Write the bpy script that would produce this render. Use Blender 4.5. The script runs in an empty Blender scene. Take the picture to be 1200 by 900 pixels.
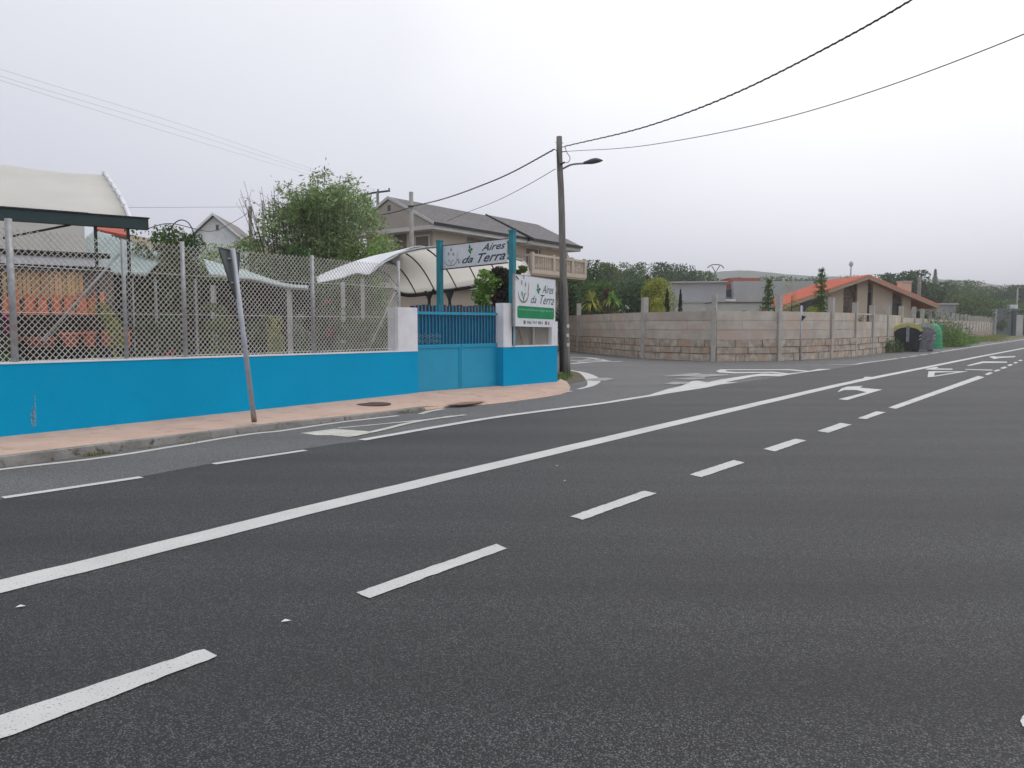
import bpy, math, random
import numpy as np
from mathutils import Vector, Matrix
R = math.radians
random.seed(7); rng = np.random.default_rng(7)
scene = bpy.context.scene
COL = scene.collection

# ------------------------------------------------------------------ camera
EYE = 1.6; F = 900.0; PITCH = math.atan(68/900)
cd = bpy.data.cameras.new('camera'); cam = bpy.data.objects.new('camera', cd); COL.objects.link(cam)
cd.sensor_width = 36; cd.lens = 27; cd.clip_start = 0.05; cd.clip_end = 5000
cam.location = (0, 0, EYE); cam.rotation_euler = (math.pi/2 - PITCH, 0, 0)
scene.camera = cam

# ------------------------------------------------------------------ world: overcast sky
SUN_EL, SUN_AZ = 58, 150
w = bpy.data.worlds.new('World'); scene.world = w; w.use_nodes = True
nt = w.node_tree; nt.nodes.clear()
N = nt.nodes.new; L = nt.links.new
out = N('ShaderNodeOutputWorld'); bg = N('ShaderNodeBackground'); bg.inputs['Strength'].default_value = 0.1
sky = N('ShaderNodeTexSky'); sky.sky_type = 'NISHITA'; sky.sun_disc = False
sky.sun_elevation = R(SUN_EL); sky.sun_rotation = R(60); sky.air_density = 1.0; sky.dust_density = 5.0
hs = N('ShaderNodeHueSaturation'); hs.inputs['Saturation'].default_value = 0.15
L(sky.outputs[0], hs.inputs['Color'])
tc = N('ShaderNodeTexCoord')
mp = N('ShaderNodeMapping'); mp.inputs['Scale'].default_value = (1, 1, 2.2)
L(tc.outputs['Generated'], mp.inputs[0])
no = N('ShaderNodeTexNoise'); no.inputs['Scale'].default_value = 1.3; no.inputs['Detail'].default_value = 4; no.inputs['Roughness'].default_value = 0.45
L(mp.outputs[0], no.inputs['Vector'])
# brightness toward the veiled sun (ahead, high on the right)
dt = N('ShaderNodeVectorMath'); dt.operation = 'DOT_PRODUCT'
nd = Vector((0.52, 0.62, 0.58)).normalized(); dt.inputs[1].default_value = nd
L(tc.outputs['Generated'], dt.inputs[0])
cr = N('ShaderNodeValToRGB')
cr.color_ramp.elements[0].position = 0.20; cr.color_ramp.elements[0].color = (6.8, 6.95, 7.6, 1)
cr.color_ramp.elements[1].position = 0.97; cr.color_ramp.elements[1].color = (11.2, 11.2, 11.2, 1)
e = cr.color_ramp.elements.new(0.72); e.color = (8.3, 8.4, 8.9, 1)
ad = N('ShaderNodeMath'); ad.operation = 'MULTIPLY_ADD'; ad.inputs[1].default_value = 0.30; 
L(no.outputs['Fac'], ad.inputs[0])
sb = N('ShaderNodeMath'); sb.operation = 'SUBTRACT'; sb.inputs[1].default_value = 0.15
L(dt.outputs['Value'], sb.inputs[0]); L(sb.outputs[0], ad.inputs[2])
L(ad.outputs[0], cr.inputs['Fac'])
mx = N('ShaderNodeMixRGB'); mx.inputs[0].default_value = 0.90
sx = N('ShaderNodeSeparateXYZ'); L(tc.outputs['Generated'], sx.inputs[0])
hr = N('ShaderNodeValToRGB'); hr.color_ramp.elements[0].position = 0.0; hr.color_ramp.elements[0].color = (.68, .685, .74, 1)
hr.color_ramp.elements[1].position = .42; hr.color_ramp.elements[1].color = (1, 1, 1, 1); e = hr.color_ramp.elements.new(.13); e.color = (.80, .805, .85, 1)
L(sx.outputs[2], hr.inputs['Fac'])
hm = N('ShaderNodeMixRGB'); hm.blend_type = 'MULTIPLY'; hm.inputs[0].default_value = 1; L(cr.outputs[0], hm.inputs[1]); L(hr.outputs[0], hm.inputs[2])
L(hs.outputs[0], mx.inputs[1]); L(hm.outputs[0], mx.inputs[2])
L(mx.outputs[0], bg.inputs['Color']); L(bg.outputs[0], out.inputs['Surface'])

# ------------------------------------------------------------------ sun (veiled)
sd = bpy.data.lights.new('sun', 'SUN'); sd.energy = 0.6; sd.angle = R(22); sd.color = (1, .965, .92)
so = bpy.data.objects.new('sun', sd); COL.objects.link(so)
v = Vector((math.sin(R(60))*math.cos(R(SUN_EL)), -0.25*math.cos(R(SUN_EL)), math.sin(R(SUN_EL))))
so.rotation_euler = v.to_track_quat('Z', 'Y').to_euler(); so.location = (20, -10, 40)
scene.view_settings.view_transform = 'Standard'; scene.view_settings.look = 'None'
scene.view_settings.exposure = 0.33; scene.view_settings.gamma = 1
scene.view_settings.use_curve_mapping = False
scene.render.engine = 'CYCLES'

# ------------------------------------------------------------------ photo geometry -> metres
def ray(px, py):
    u = (px-600)/F; v = (450-py)/F
    c, s = math.cos(PITCH), math.sin(PITCH)
    y = c + v*s; z = -s + v*c
    return u/y, z/y
def P(px, py, D):
    a, b = ray(px, py); return Vector((a*D, D, EYE+b*D))
def G(px, py, z=0.0):
    a, b = ray(px, py); D = (z-EYE)/b
    return Vector((a*D, D, z))

# ------------------------------------------------------------------ materials
def mat(name, col, rough=0.8, col2=None, scale=6.0, detail=6, thr=(0.35, 0.65), spec=0.3, bump=0.0, bscale=None,
        metal=0.0, island=0.0, trans=0.0, stretch=None, col3=None, scale3=30.0, fac3=(0.6, 0.75), double=True):
    m = bpy.data.materials.new(name); m.use_nodes = True
    t = m.node_tree; b = t.nodes['Principled BSDF']
    b.inputs['Roughness'].default_value = rough; b.inputs['Specular IOR Level'].default_value = spec
    b.inputs['Metallic'].default_value = metal
    n = t.nodes.new; l = t.links.new
    tc = n('ShaderNodeTexCoord'); mp = n('ShaderNodeMapping'); l(tc.outputs['Object'], mp.inputs[0])
    if stretch: mp.inputs['Scale'].default_value = stretch
    cur = None
    if col2 is None: col2 = tuple(c*0.82 for c in col)
    nz = n('ShaderNodeTexNoise'); nz.inputs['Scale'].default_value = scale; nz.inputs['Detail'].default_value = detail
    nz.inputs['Roughness'].default_value = 0.6
    l(mp.outputs[0], nz.inputs['Vector'])
    r = n('ShaderNodeMapRange'); r.inputs[1].default_value = thr[0]; r.inputs[2].default_value = thr[1]
    l(nz.outputs['Fac'], r.inputs[0])
    mi = n('ShaderNodeMixRGB'); mi.inputs[1].default_value = (*col, 1); mi.inputs[2].default_value = (*col2, 1)
    l(r.outputs[0], mi.inputs[0]); cur = mi.outputs[0]
    if col3 is not None:
        n3 = n('ShaderNodeTexNoise'); n3.inputs['Scale'].default_value = scale3; n3.inputs['Detail'].default_value = 4
        l(mp.outputs[0], n3.inputs['Vector'])
        r3 = n('ShaderNodeMapRange'); r3.inputs[1].default_value = fac3[0]; r3.inputs[2].default_value = fac3[1]
        l(n3.outputs['Fac'], r3.inputs[0])
        m3 = n('ShaderNodeMixRGB'); m3.inputs[2].default_value = (*col3, 1)
        l(r3.outputs[0], m3.inputs[0]); l(cur, m3.inputs[1]); cur = m3.outputs[0]
    if island:
        g = n('ShaderNodeNewGeometry'); h = n('ShaderNodeHueSaturation')
        rr = n('ShaderNodeMapRange'); rr.inputs[3].default_value = 1-island; rr.inputs[4].default_value = 1+island
        l(g.outputs['Random Per Island'], rr.inputs[0]); l(rr.outputs[0], h.inputs['Value'])
        r2 = n('ShaderNodeMapRange'); r2.inputs[3].default_value = 0.5-island*0.05; r2.inputs[4].default_value = 0.5+island*0.04
        mu = n('ShaderNodeMath'); mu.operation = 'MULTIPLY'; mu.inputs[1].default_value = 7.31
        fr = n('ShaderNodeMath'); fr.operation = 'FRACT'
        l(g.outputs['Random Per Island'], mu.inputs[0]); l(mu.outputs[0], fr.inputs[0]); l(fr.outputs[0], r2.inputs[0])
        l(r2.outputs[0], h.inputs['Hue'])
        l(cur, h.inputs['Color']); cur = h.outputs[0]
    l(cur, b.inputs['Base Color'])
    if bump:
        bn = n('ShaderNodeTexNoise'); bn.inputs['Scale'].default_value = bscale or scale*6; bn.inputs['Detail'].default_value = 5
        l(mp.outputs[0], bn.inputs['Vector'])
        bu = n('ShaderNodeBump'); bu.inputs['Strength'].default_value = bump; bu.inputs['Distance'].default_value = 0.02
        l(bn.outputs['Fac'], bu.inputs['Height']); l(bu.outputs[0], b.inputs['Normal'])
    if trans:
        tr = n('ShaderNodeBsdfTranslucent'); l(cur, tr.inputs['Color'])
        ms = n('ShaderNodeMixShader'); ms.inputs[0].default_value = trans
        l(b.outputs[0], ms.inputs[1]); l(tr.outputs[0], ms.inputs[2])
        l(ms.outputs[0], t.nodes['Material Output'].inputs['Surface'])
    return m

def asphalt(name, base, light, dark, patch, rough=0.75, spec=0.35):
    m = bpy.data.materials.new(name); m.use_nodes = True
    t = m.node_tree; b = t.nodes['Principled BSDF']; n = t.nodes.new; l = t.links.new
    tc = n('ShaderNodeTexCoord')
    vo = n('ShaderNodeTexVoronoi'); vo.inputs['Scale'].default_value = 135; l(tc.outputs['Object'], vo.inputs['Vector'])
    wn = n('ShaderNodeTexWhiteNoise'); l(vo.outputs['Color'], wn.inputs['Vector'])
    cr = n('ShaderNodeValToRGB'); cr.color_ramp.elements[0].position = 0.0; cr.color_ramp.elements[0].color = (*dark, 1)
    cr.color_ramp.elements[1].position = 1.0; cr.color_ramp.elements[1].color = (*light, 1)
    e = cr.color_ramp.elements.new(0.6); e.color = (*base, 1)
    l(wn.outputs['Value'], cr.inputs['Fac'])
    # pits between the stones
    pr = n('ShaderNodeMapRange'); pr.inputs[1].default_value = 0.35; pr.inputs[2].default_value = 0.75; pr.inputs[3].default_value = 1.0; pr.inputs[4].default_value = 0.18
    l(vo.outputs['Distance'], pr.inputs[0])
    mu = n('ShaderNodeMixRGB'); mu.blend_type = 'MULTIPLY'; mu.inputs[0].default_value = 1
    l(cr.outputs[0], mu.inputs[1]); l(pr.outputs[0], mu.inputs[2])
    # broad patches and wheel-path streaks along the road
    mp = n('ShaderNodeMapping'); mp.inputs['Rotation'].default_value = (0, 0, -R(53)); mp.inputs['Scale'].default_value = (0.12, 1.1, 1)
    l(tc.outputs['Object'], mp.inputs[0])
    nz = n('ShaderNodeTexNoise'); nz.inputs['Scale'].default_value = 0.9; nz.inputs['Detail'].default_value = 5; nz.inputs['Roughness'].default_value = .55
    l(mp.outputs[0], nz.inputs['Vector'])
    r = n('ShaderNodeMapRange'); r.inputs[1].default_value = 0.3; r.inputs[2].default_value = 0.7; r.inputs[3].default_value = 1-patch; r.inputs[4].default_value = 1+patch
    l(nz.outputs['Fac'], r.inputs[0])
    m2 = n('ShaderNodeMixRGB'); m2.blend_type = 'MULTIPLY'; m2.inputs[0].default_value = 1
    l(mu.outputs[0], m2.inputs[1]); l(r.outputs[0], m2.inputs[2])
    l(m2.outputs[0], b.inputs['Base Color'])
    b.inputs['Roughness'].default_value = rough; b.inputs['Specular IOR Level'].default_value = spec
    bu = n('ShaderNodeBump'); bu.inputs['Strength'].default_value = 1.0; bu.inputs['Distance'].default_value = 0.006; bu.invert = True
    l(vo.outputs['Distance'], bu.inputs['Height']); l(bu.outputs[0], b.inputs['Normal'])
    return m

M = {}
M['asphalt_new'] = asphalt('fresh_asphalt', (.026, .0265, .027), (.125, .126, .13), (.004, .004, .004), .50, .60, .5)
M['asphalt_old'] = asphalt('worn_asphalt', (.215, .213, .215), (.30, .30, .30), (.13, .13, .132), .12, .7, .4)
M['paint'] = mat('road_paint', (.62, .62, .60), .6, (.50, .50, .485), 1.2, thr=(.3, .7), col3=(.20, .20, .20), scale3=85, fac3=(.60, .70), bump=.3, bscale=180)
M['paint_worn'] = mat('worn_road_paint', (.62, .61, .55), .7, (.46, .45, .41), 3, col3=(.14, .14, .14), scale3=60, fac3=(.56, .70))
M['paint_faint'] = mat('faded_road_paint', (.40, .40, .39), .7, (.24, .24, .24), 2.5, col3=(.14, .14, .14), scale3=18, fac3=(.50, .66))
M['pavement'] = mat('pink_pavement', (.58, .41, .325), .85, (.50, .35, .28), 1.7, col3=(.36, .27, .22), scale3=5, fac3=(.56, .80), bump=.15, bscale=60)
M['kerb'] = mat('kerb_concrete', (.30, .29, .27), .9, (.19, .185, .17), 3.5, col3=(.10, .095, .07), scale3=11, fac3=(.58, .70), bump=.5, bscale=30)
M['blue_wall'] = mat('blue_wall_paint', (.000, .325, .585), .75, (.000, .305, .55), 1.1, spec=.08, bump=.15, bscale=25, col3=(.003, .315, .56), scale3=4, fac3=(.5, .8))
M['white_wall'] = mat('white_wall_paint', (.78, .79, .82), .7, (.66, .67, .70), 2.2, bump=.1, bscale=30)
M['scuff'] = mat('pale_scuff', (.25, .42, .50), .8, (.05, .25, .40), 30, thr=(.4, .6))
M['gate_blue'] = mat('gate_paint', (.006, .31, .51), .5, (.008, .28, .46), 1.5, spec=.5)
M['gate_bar'] = mat('gate_bar_paint', (.010, .24, .40), .5, (.012, .20, .34), 3, spec=.5)
M['teal'] = mat('teal_post_paint', (.02, .25, .30), .5, (.02, .18, .23), 3, col3=(.12, .10, .07), scale3=15, fac3=(.66, .74))
M['galv'] = mat('galvanised_steel', (.42, .43, .44), .5, (.30, .31, .32), 9, metal=.35)
M['galv_sign'] = mat('galvanised_sign_post', (.46, .47, .52), .45, (.38, .39, .43), 5, metal=.15, col3=(.30, .23, .19), scale3=12, fac3=(.74, .82))
M['mesh_wire'] = mat('galvanised_wire', (.68, .67, .63), .6, (.52, .50, .45), 4)
M['sign_back'] = mat('sign_back_grey', (.085, .10, .105), .5, (.06, .07, .075), 6, metal=.2)
M['sign_rim'] = mat('sign_rim_red', (.22, .03, .025), .6)
M['sign_white'] = mat('sign_face', (.74, .76, .79), .45, (.66, .69, .73), 5)
M['sign_green'] = mat('sign_band_green', (.005, .27, .10), .5, (.005, .22, .08), 4)
M['ink'] = mat('sign_lettering', (.03, .075, .085), .6)
M['ink_grey'] = mat('sign_grey_marks', (.16, .15, .19), .6)
M['ink_mauve'] = mat('sign_pale_marks', (.38, .36, .42), .6)
M['ink_green'] = mat('sign_leaf_green', (.03, .24, .06), .6)
M['ink_pink'] = mat('sign_pink', (.60, .25, .25), .6)
M['ink_pale'] = mat('sign_pale_letters', (.32, .62, .44), .6)
M['ink_line'] = mat('sign_line', (.30, .22, .20), .6)
M['wood_pole'] = mat('weathered_pole_wood', (.27, .25, .225), .9, (.15, .135, .12), 5, stretch=(6, 6, .35), bump=.8, bscale=22, col3=(.23, .215, .20), scale3=7, fac3=(.55, .75))
M['far_pole'] = mat('grey_pole_wood', (.20, .195, .19), .9, (.13, .125, .12), 5, stretch=(4, 4, .5))
M['concrete_pole'] = mat('pole_concrete', (.36, .35, .33), .9, (.29, .28, .27), 5)
M['black'] = mat('black_cable', (.014, .014, .016), .6)
M['dark_metal'] = mat('dark_metal', (.03, .032, .034), .5, (.022, .023, .024), 8)
M['pale_wire'] = mat('pale_wire', (.30, .30, .32), .7)
M['lamp_grey'] = mat('lamp_housing_grey', (.09, .095, .11), .45, metal=.2)
M['lamp_arm'] = mat('lamp_arm_steel', (.30, .31, .33), .45, metal=.4)
M['beam_green'] = mat('dark_green_beam', (.035, .062, .064), .5, (.028, .05, .052), 3)
M['tarp'] = mat('white_plastic_sheet', (.80, .785, .74), .55, (.75, .735, .69), .9, trans=.4, bump=.25, bscale=1.6)
M['tarp_in'] = mat('cream_canopy_sheet', (.92, .90, .86), .6, (.88, .86, .82), 1.2, trans=.8)
M['teal_roof'] = mat('teal_corrugated_sheet', (.42, .52, .52), .6, (.34, .43, .44), 2.5)
M['red_roof'] = mat('red_roof_tiles', (.50, .12, .075), .8, (.38, .09, .06), 3)
M['bamboo'] = mat('split_cane', (.66, .42, .20), .85, (.52, .32, .15), 4, island=.25)
M['terracotta'] = mat('terracotta', (.80, .25, .12), .8, (.60, .15, .075), 5)
M['terracotta_dk'] = mat('brown_terracotta', (.50, .17, .11), .8, (.38, .13, .09), 9)
M['shelf'] = mat('dark_shelf', (.03, .028, .028), .8)
M['depth_net'] = mat('dark_depth_net', (.028, .036, .034), .9, (.018, .024, .022), 3)  # near-black tone puts the shaded depth behind the fence into the colour
M['roof_slate'] = mat('grey_roof_tile', (.255, .245, .245), .85, (.195, .185, .188), 2.2)
M['plaster_beige'] = mat('beige_plaster', (.58, .49, .40), .9, (.52, .44, .36), 1.3)
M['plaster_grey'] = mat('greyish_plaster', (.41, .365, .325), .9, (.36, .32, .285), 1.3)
M['eave_white'] = mat('eave_white', (.58, .57, .56), .8, (.50, .49, .48), 2)
M['gutter'] = mat('dark_gutter', (.022, .022, .025), .5)
M['window_dark'] = mat('dark_window_glass', (.035, .038, .042), .25, (.05, .05, .055), 3, spec=.6)
M['shutter'] = mat('brown_shutter', (.17, .14, .115), .7, (.13, .105, .085), 3)
M['mortar'] = mat('grey_mortar', (.30, .28, .25), .95, (.20, .185, .165), 5)
M['stone'] = mat('rough_brown_stone', (.27, .20, .145), .95, (.13, .095, .07), 5, col3=(.36, .30, .24), scale3=6, fac3=(.5, .7), bump=.6, bscale=12)
M['slab'] = mat('concrete_slab', (.54, .485, .42), .95, (.40, .36, .31), 1.4, col3=(.50, .38, .31), scale3=.8, fac3=(.50, .70), bump=.3, bscale=18, island=.10)
M['slab_stone'] = mat('rough_stone_slab', (.54, .47, .39), .95, (.30, .25, .20), 3.2, col3=(.48, .33, .23), scale3=1.6, fac3=(.52, .70), bump=1.0, bscale=9, island=.10)
M['slab_post'] = mat('concrete_post', (.48, .46, .42), .95, (.38, .36, .33), 2, col3=(.20, .19, .15), scale3=6, fac3=(.62, .78), bump=.3)
M['concrete'] = mat('unpainted_concrete', (.44, .44, .445), .9, (.38, .38, .385), .7, col3=(.40, .40, .41), scale3=1.3, fac3=(.5, .7))
M['concrete_pale'] = mat('pale_concrete', (.52, .51, .49), .9, (.44, .43, .42), .8)
M['brick'] = mat('hollow_brick', (.42, .13, .095), .9, (.32, .10, .075), 3)
M['cream_wall'] = mat('cream_wall', (.60, .51, .40), .9, (.53, .45, .35), 1)
M['orange_roof'] = mat('orange_roof_tile', (.66, .20, .125), .8, (.56, .16, .10), 2, stretch=(8, .8, 1))
M['bin_dark'] = mat('charcoal_bin_plastic', (.016, .024, .024), .5, (.012, .018, .018), 5, spec=.4)
M['bin_yellow'] = mat('yellow_bin_lid', (.55, .50, .14), .55, (.44, .42, .17), 6)
M['bin_grey'] = mat('grey_bin_plastic', (.30, .30, .33), .6, (.18, .18, .20), 5)
M['bin_green'] = mat('green_bin_plastic', (.05, .34, .15), .5, (.04, .28, .12), 4)
M['bin_palegreen'] = mat('pale_green_lid', (.42, .48, .40), .6, (.24, .28, .24), 14, thr=(.4, .6))
M['grass'] = mat('rough_grass_ground', (.09, .12, .04), 1, (.16, .14, .07), .35, col3=(.20, .17, .09), scale3=2, fac3=(.5, .7))
M['soil'] = mat('nursery_soil', (.15, .125, .095), 1, (.09, .075, .06), .8)
M['hill'] = mat('far_woodland', (.035, .055, .035), 1, (.06, .08, .045), .012, detail=8)
M['bark'] = mat('bark', (.11, .085, .062), .95, (.06, .045, .035), 6, stretch=(3, 3, .5), bump=.5)
M['cane'] = mat('willow_cane', (.20, .24, .10), .9, (.15, .18, .08), 6)
def leafm(n, c, c2, isl=.45, tr=.25): return mat(n, c, .75, c2, .45, detail=3, island=isl, trans=tr, spec=.12)
M['leaf_dark'] = leafm('dark_oak_leaves', (.050, .10, .036), (.068, .125, .042))
M['leaf_mid'] = leafm('mid_green_leaves', (.075, .145, .038), (.105, .18, .045))
M['leaf_olive'] = leafm('olive_leaves', (.13, .18, .05), (.09, .145, .04))
M['leaf_pale'] = leafm('pale_leaves', (0.124, 0.182, 0.072), (0.091, 0.143, 0.058))
M['leaf_willow'] = leafm('willow_leaves', (.20, .30, .10), (.32, .40, .22), .5)  # paler second tone paints highlights into the foliage
M['leaf_conifer'] = leafm('conifer_needles', (0.022, 0.054, 0.031), (0.034, 0.070, 0.036))
M['leaf_yellow'] = leafm('yellow_green_leaves', (.36, .38, .07), (.25, .30, .06), .3)
M['leaf_lime'] = leafm('bright_green_leaves', (.22, .38, .08), (.13, .26, .05), .35)
M['leaf_grey'] = leafm('grey_green_leaves', (.22, .26, .18), (.14, .18, .12), .3)
M['leaf_red'] = leafm('bronze_leaves', (.12, .055, .035), (.08, .05, .03), .3)
M['flower_pink'] = leafm('pink_flowers', (.55, .08, .16), (.45, .10, .20), .2)
M['flower_magenta'] = leafm('magenta_flowers', (.45, .02, .22), (.35, .02, .18), .2)
M['flower_white'] = leafm('white_flowers', (.65, .65, .60), (.55, .55, .50), .1)
M['flower_salmon'] = leafm('salmon_flowers', (.60, .20, .13), (.50, .15, .10), .2)
M['dry_grass'] = leafm('dry_grass_blades', (.30, .27, .12), (.20, .20, .08), .3)
M['manhole'] = mat('rusty_manhole_iron', (.13, .075, .06), .8, (.09, .055, .045), 30, bump=.5, bscale=60)
M['patch'] = mat('red_brown_patch', (.28, .17, .13), .9, (.20, .13, .10), 5)
M['litter'] = mat('pale_scrap', (.70, .70, .68), .8)
M['wall_lav'] = mat('lavender_garage_door', (.25, .25, .31), .7)

# ------------------------------------------------------------------ mesh builder
class MB:
    def __init__(s, M=None): s.v = []; s.f = []; s.M = M or Matrix.Identity(4)
    def add(s, vs, fs):
        o = len(s.v); s.v += [s.M @ Vector(q) for q in vs]; s.f += [tuple(i+o for i in f) for f in fs]; return s
    def box(s, x0, x1, y0, y1, z0, z1):
        vs = [(x, y, z) for z in (z0, z1) for x, y in ((x0, y0), (x1, y0), (x1, y1), (x0, y1))]
        return s.add(vs, [(3, 2, 1, 0), (4, 5, 6, 7), (0, 1, 5, 4), (1, 2, 6, 5), (2, 3, 7, 6), (3, 0, 4, 7)])
    def hexa(s, a):    # 8 points: bottom 4 ccw, top 4 ccw
        return s.add(a, [(3, 2, 1, 0), (4, 5, 6, 7), (0, 1, 5, 4), (1, 2, 6, 5), (2, 3, 7, 6), (3, 0, 4, 7)])
    def prism(s, poly, vec):
        n = len(poly); vec = Vector(vec); p = [Vector(q) for q in poly]
        return s.add(p + [q+vec for q in p], [tuple(range(n-1, -1, -1)), tuple(range(n, 2*n))] + [(i, (i+1) % n, n+(i+1) % n, n+i) for i in range(n)])
    def poly(s, pts): return s.add(pts, [tuple(range(len(pts)))])
    def tube(s, pts, r, n=8, cap=True):
        pts = [Vector(p) for p in pts]; m = len(pts)
        rs = r if isinstance(r, (list, tuple)) else [r]*m
        vs = []; prev = None
        for i, p in enumerate(pts):
            d = (pts[min(i+1, m-1)] - pts[max(i-1, 0)]).normalized()
            a = prev if prev is not None else (Vector((0, 0, 1)) if abs(d.z) < .9 else Vector((1, 0, 0)))
            a = (a - d*a.dot(d)).normalized(); b = d.cross(a); prev = a
            for k in range(n):
                t = 2*math.pi*(k+.5)/n; vs.append(p + (a*math.cos(t) + b*math.sin(t))*rs[i])
        fs = [(i*n+k, i*n+(k+1) % n, (i+1)*n+(k+1) % n, (i+1)*n+k) for i in range(m-1) for k in range(n)]
        if cap: fs += [tuple(range(n-1, -1, -1)), tuple(range((m-1)*n, m*n))]
        return s.add(vs, fs)
    def lathe(s, prof, c=(0, 0, 0), n=16):
        vs = [(c[0]+r*math.cos(2*math.pi*k/n), c[1]+r*math.sin(2*math.pi*k/n), c[2]+z) for r, z in prof for k in range(n)]
        m = len(prof)
        fs = [(i*n+k, i*n+(k+1) % n, (i+1)*n+(k+1) % n, (i+1)*n+k) for i in range(m-1) for k in range(n)]
        fs += [tuple(range(n-1, -1, -1)), tuple(range((m-1)*n, m*n))]
        return s.add(vs, fs)
    def grid(s, rows, thick=None, closed=False):
        m, n = len(rows), len(rows[0]); o = [Vector(q) for r in rows for q in r]
        s.add(o, [(i*n+j, i*n+j+1, (i+1)*n+j+1, (i+1)*n+j) for i in range(m-1) for j in range(n-1)])
        if thick:
            t = Vector(thick)
            s.add([q+t for q in o], [(i*n+j, (i+1)*n+j, (i+1)*n+j+1, i*n+j+1) for i in range(m-1) for j in range(n-1)])
            k = len(s.v); a = k-2*m*n; b = k-m*n
            for i in range(m-1):
                for j in (0, n-1): s.f.append((a+i*n+j, a+(i+1)*n+j, b+(i+1)*n+j, b+i*n+j))
            for j in range(n-1):
                for i in (0, m-1): s.f.append((a+i*n+j, a+i*n+j+1, b+i*n+j+1, b+i*n+j))
        return s
    def leaves(s, C, size, asp=.5, droop=0.0, up=0.0):
        """C: (N,3) array of leaf centres; every leaf one small folded quad"""
        n = len(C); d = rng.normal(size=(n, 3)); d[:, 2] = d[:, 2]*(1-min(droop, .9)) - droop*1.2 + up*1.2
        d /= np.linalg.norm(d, axis=1)[:, None]
        e = rng.normal(size=(n, 3)); e -= d*(e*d).sum(1)[:, None]; e /= np.linalg.norm(e, axis=1)[:, None]
        sz = size*rng.uniform(.55, 1.3, (n, 1))
        a = C - d*sz*.5; b = C + d*sz*.5; h = e*sz*asp*.5; q = C
        V = np.stack([a, q+h, b, q-h], 1).reshape(-1, 3)
        o = len(s.v); s.v += [Vector(x) for x in V.tolist()]
        s.f += [(o+4*i, o+4*i+1, o+4*i+2, o+4*i+3) for i in range(n)]
        return s
    def build(s, name, material, parent=None, smooth=False, origin=None):
        me = bpy.data.meshes.new(name)
        if parent is not None: org = wloc(parent)
        elif origin is not None: org = Vector(origin)
        else:
            xs = [q.x for q in s.v]; ys = [q.y for q in s.v]; zs = [q.z for q in s.v]
            org = Vector(((min(xs)+max(xs))/2, (min(ys)+max(ys))/2, min(zs)))
        me.from_pydata([q-org for q in s.v], [], s.f); me.materials.append(material)
        if smooth:
            for p in me.polygons: p.use_smooth = True
        o = bpy.data.objects.new(name, me); COL.objects.link(o)
        if parent is not None: o.parent = parent
        else: o.location = org
        return o
def wloc(o):
    v = Vector(o.location)
    while o.parent: o = o.parent; v += Vector(o.location)
    return v
def tag(o, label=None, cat=None, group=None, kind=None):
    if label: o['label'] = label
    if cat: o['category'] = cat
    if group: o['group'] = group
    if kind: o['kind'] = kind
    return o
def thing(name, label, cat, loc, group=None):
    o = bpy.data.objects.new(name, None); COL.objects.link(o); o.location = loc; o.empty_display_size = .2
    return tag(o, label, cat, group)
def copy_tree(o, parent=None):
    c = o.copy(); COL.objects.link(c); c.parent = parent
    for ch in [x for x in bpy.data.objects if x.parent == o]: copy_tree(ch, c)
    return c
def frame(ox, oy, dx, dy, oz=0):
    n = math.hypot(dx, dy); dx /= n; dy /= n
    return Matrix(((dx, -dy, 0, ox), (dy, dx, 0, oy), (0, 0, 1, oz), (0, 0, 0, 1)))
def catmull(pts, k=10):
    pts = [Vector(p) for p in pts]; q = [pts[0]*2-pts[1]] + pts + [pts[-1]*2-pts[-2]]; o = []
    for i in range(1, len(q)-2):
        for j in range(k):
            t = j/k; a, b, c, d = q[i-1:i+3]
            o.append(.5*((2*b)+(c-a)*t+(2*a-5*b+4*c-d)*t*t+(3*b-a-3*c+d)*t**3))
    return o+[pts[-1]]

# ================================================================== GROUND, ROADS
ground = MB().add([(-900, -60, -.02), (1500, -60, -.02), (1500, 1600, -.02), (-900, 1600, -.02)], [(0, 1, 2, 3)]).build('ground', M['grass'], origin=(0, 0, 0))
tag(ground, kind='structure')
RD = Vector((.614, .789, 0)).normalized(); RN = Vector((RD.y, -RD.x, 0))   # along the road, toward its right side
old = MB(); z = 0.0
def flat(pts, z): return [(p[0], p[1], z) for p in pts]
lo = G(0, 549)-RD*40
# worn asphalt of the shoulder, the junction and the side street
old.poly(flat([lo-RN*.4, lo+RN*14, G(1200, 402)+RD*260+RN*14, G(1200, 396.2)+RD*260, G(1200, 396.2), G(1075, 407.5), G(1037, 413.2), G(1000, 417.8), G(972, 419.8),
     G(911, 422.8), G(836, 423.6), G(755, 420), G(678, 412), Vector((2.6, 57, 0)), Vector((-5.5, 60, 0)), Vector((-4.2, 50, 0)), Vector((-.6, 36, 0)), Vector((1.6, 24.6, 0)), G(650, 452)-RN*.4, G(560, 466)-RN*.4, G(500, 476)-RN*.5, G(400, 491)-RN*.5, G(0, 540)-RN*.5], z))
road = old.build('side_street', M['asphalt_old'], origin=(0, 0, 0)); tag(road, kind='structure')
new = MB()
nb = [G(0, 586), G(167, 558.5), G(233, 546), G(330, 530), G(400, 519.5), G(424, 517.5), G(513, 501.5), G(590, 489), G(700, 475.5), G(770, 465), G(860, 449.5), G(960, 434.5), G(1010, 427), G(1060, 420), G(1200, 399)]
fl = G(0, 586)
new.poly(flat([fl-RD*40, fl-RD*40+RN*14.5, G(1200, 399)+RD*260+RN*14.5, G(1200, 399)+RD*260] + nb[::-1], .004))
mroad = new.build('main_road', M['asphalt_new'], origin=(0, 0, 0)); tag(mroad, kind='structure')
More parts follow.
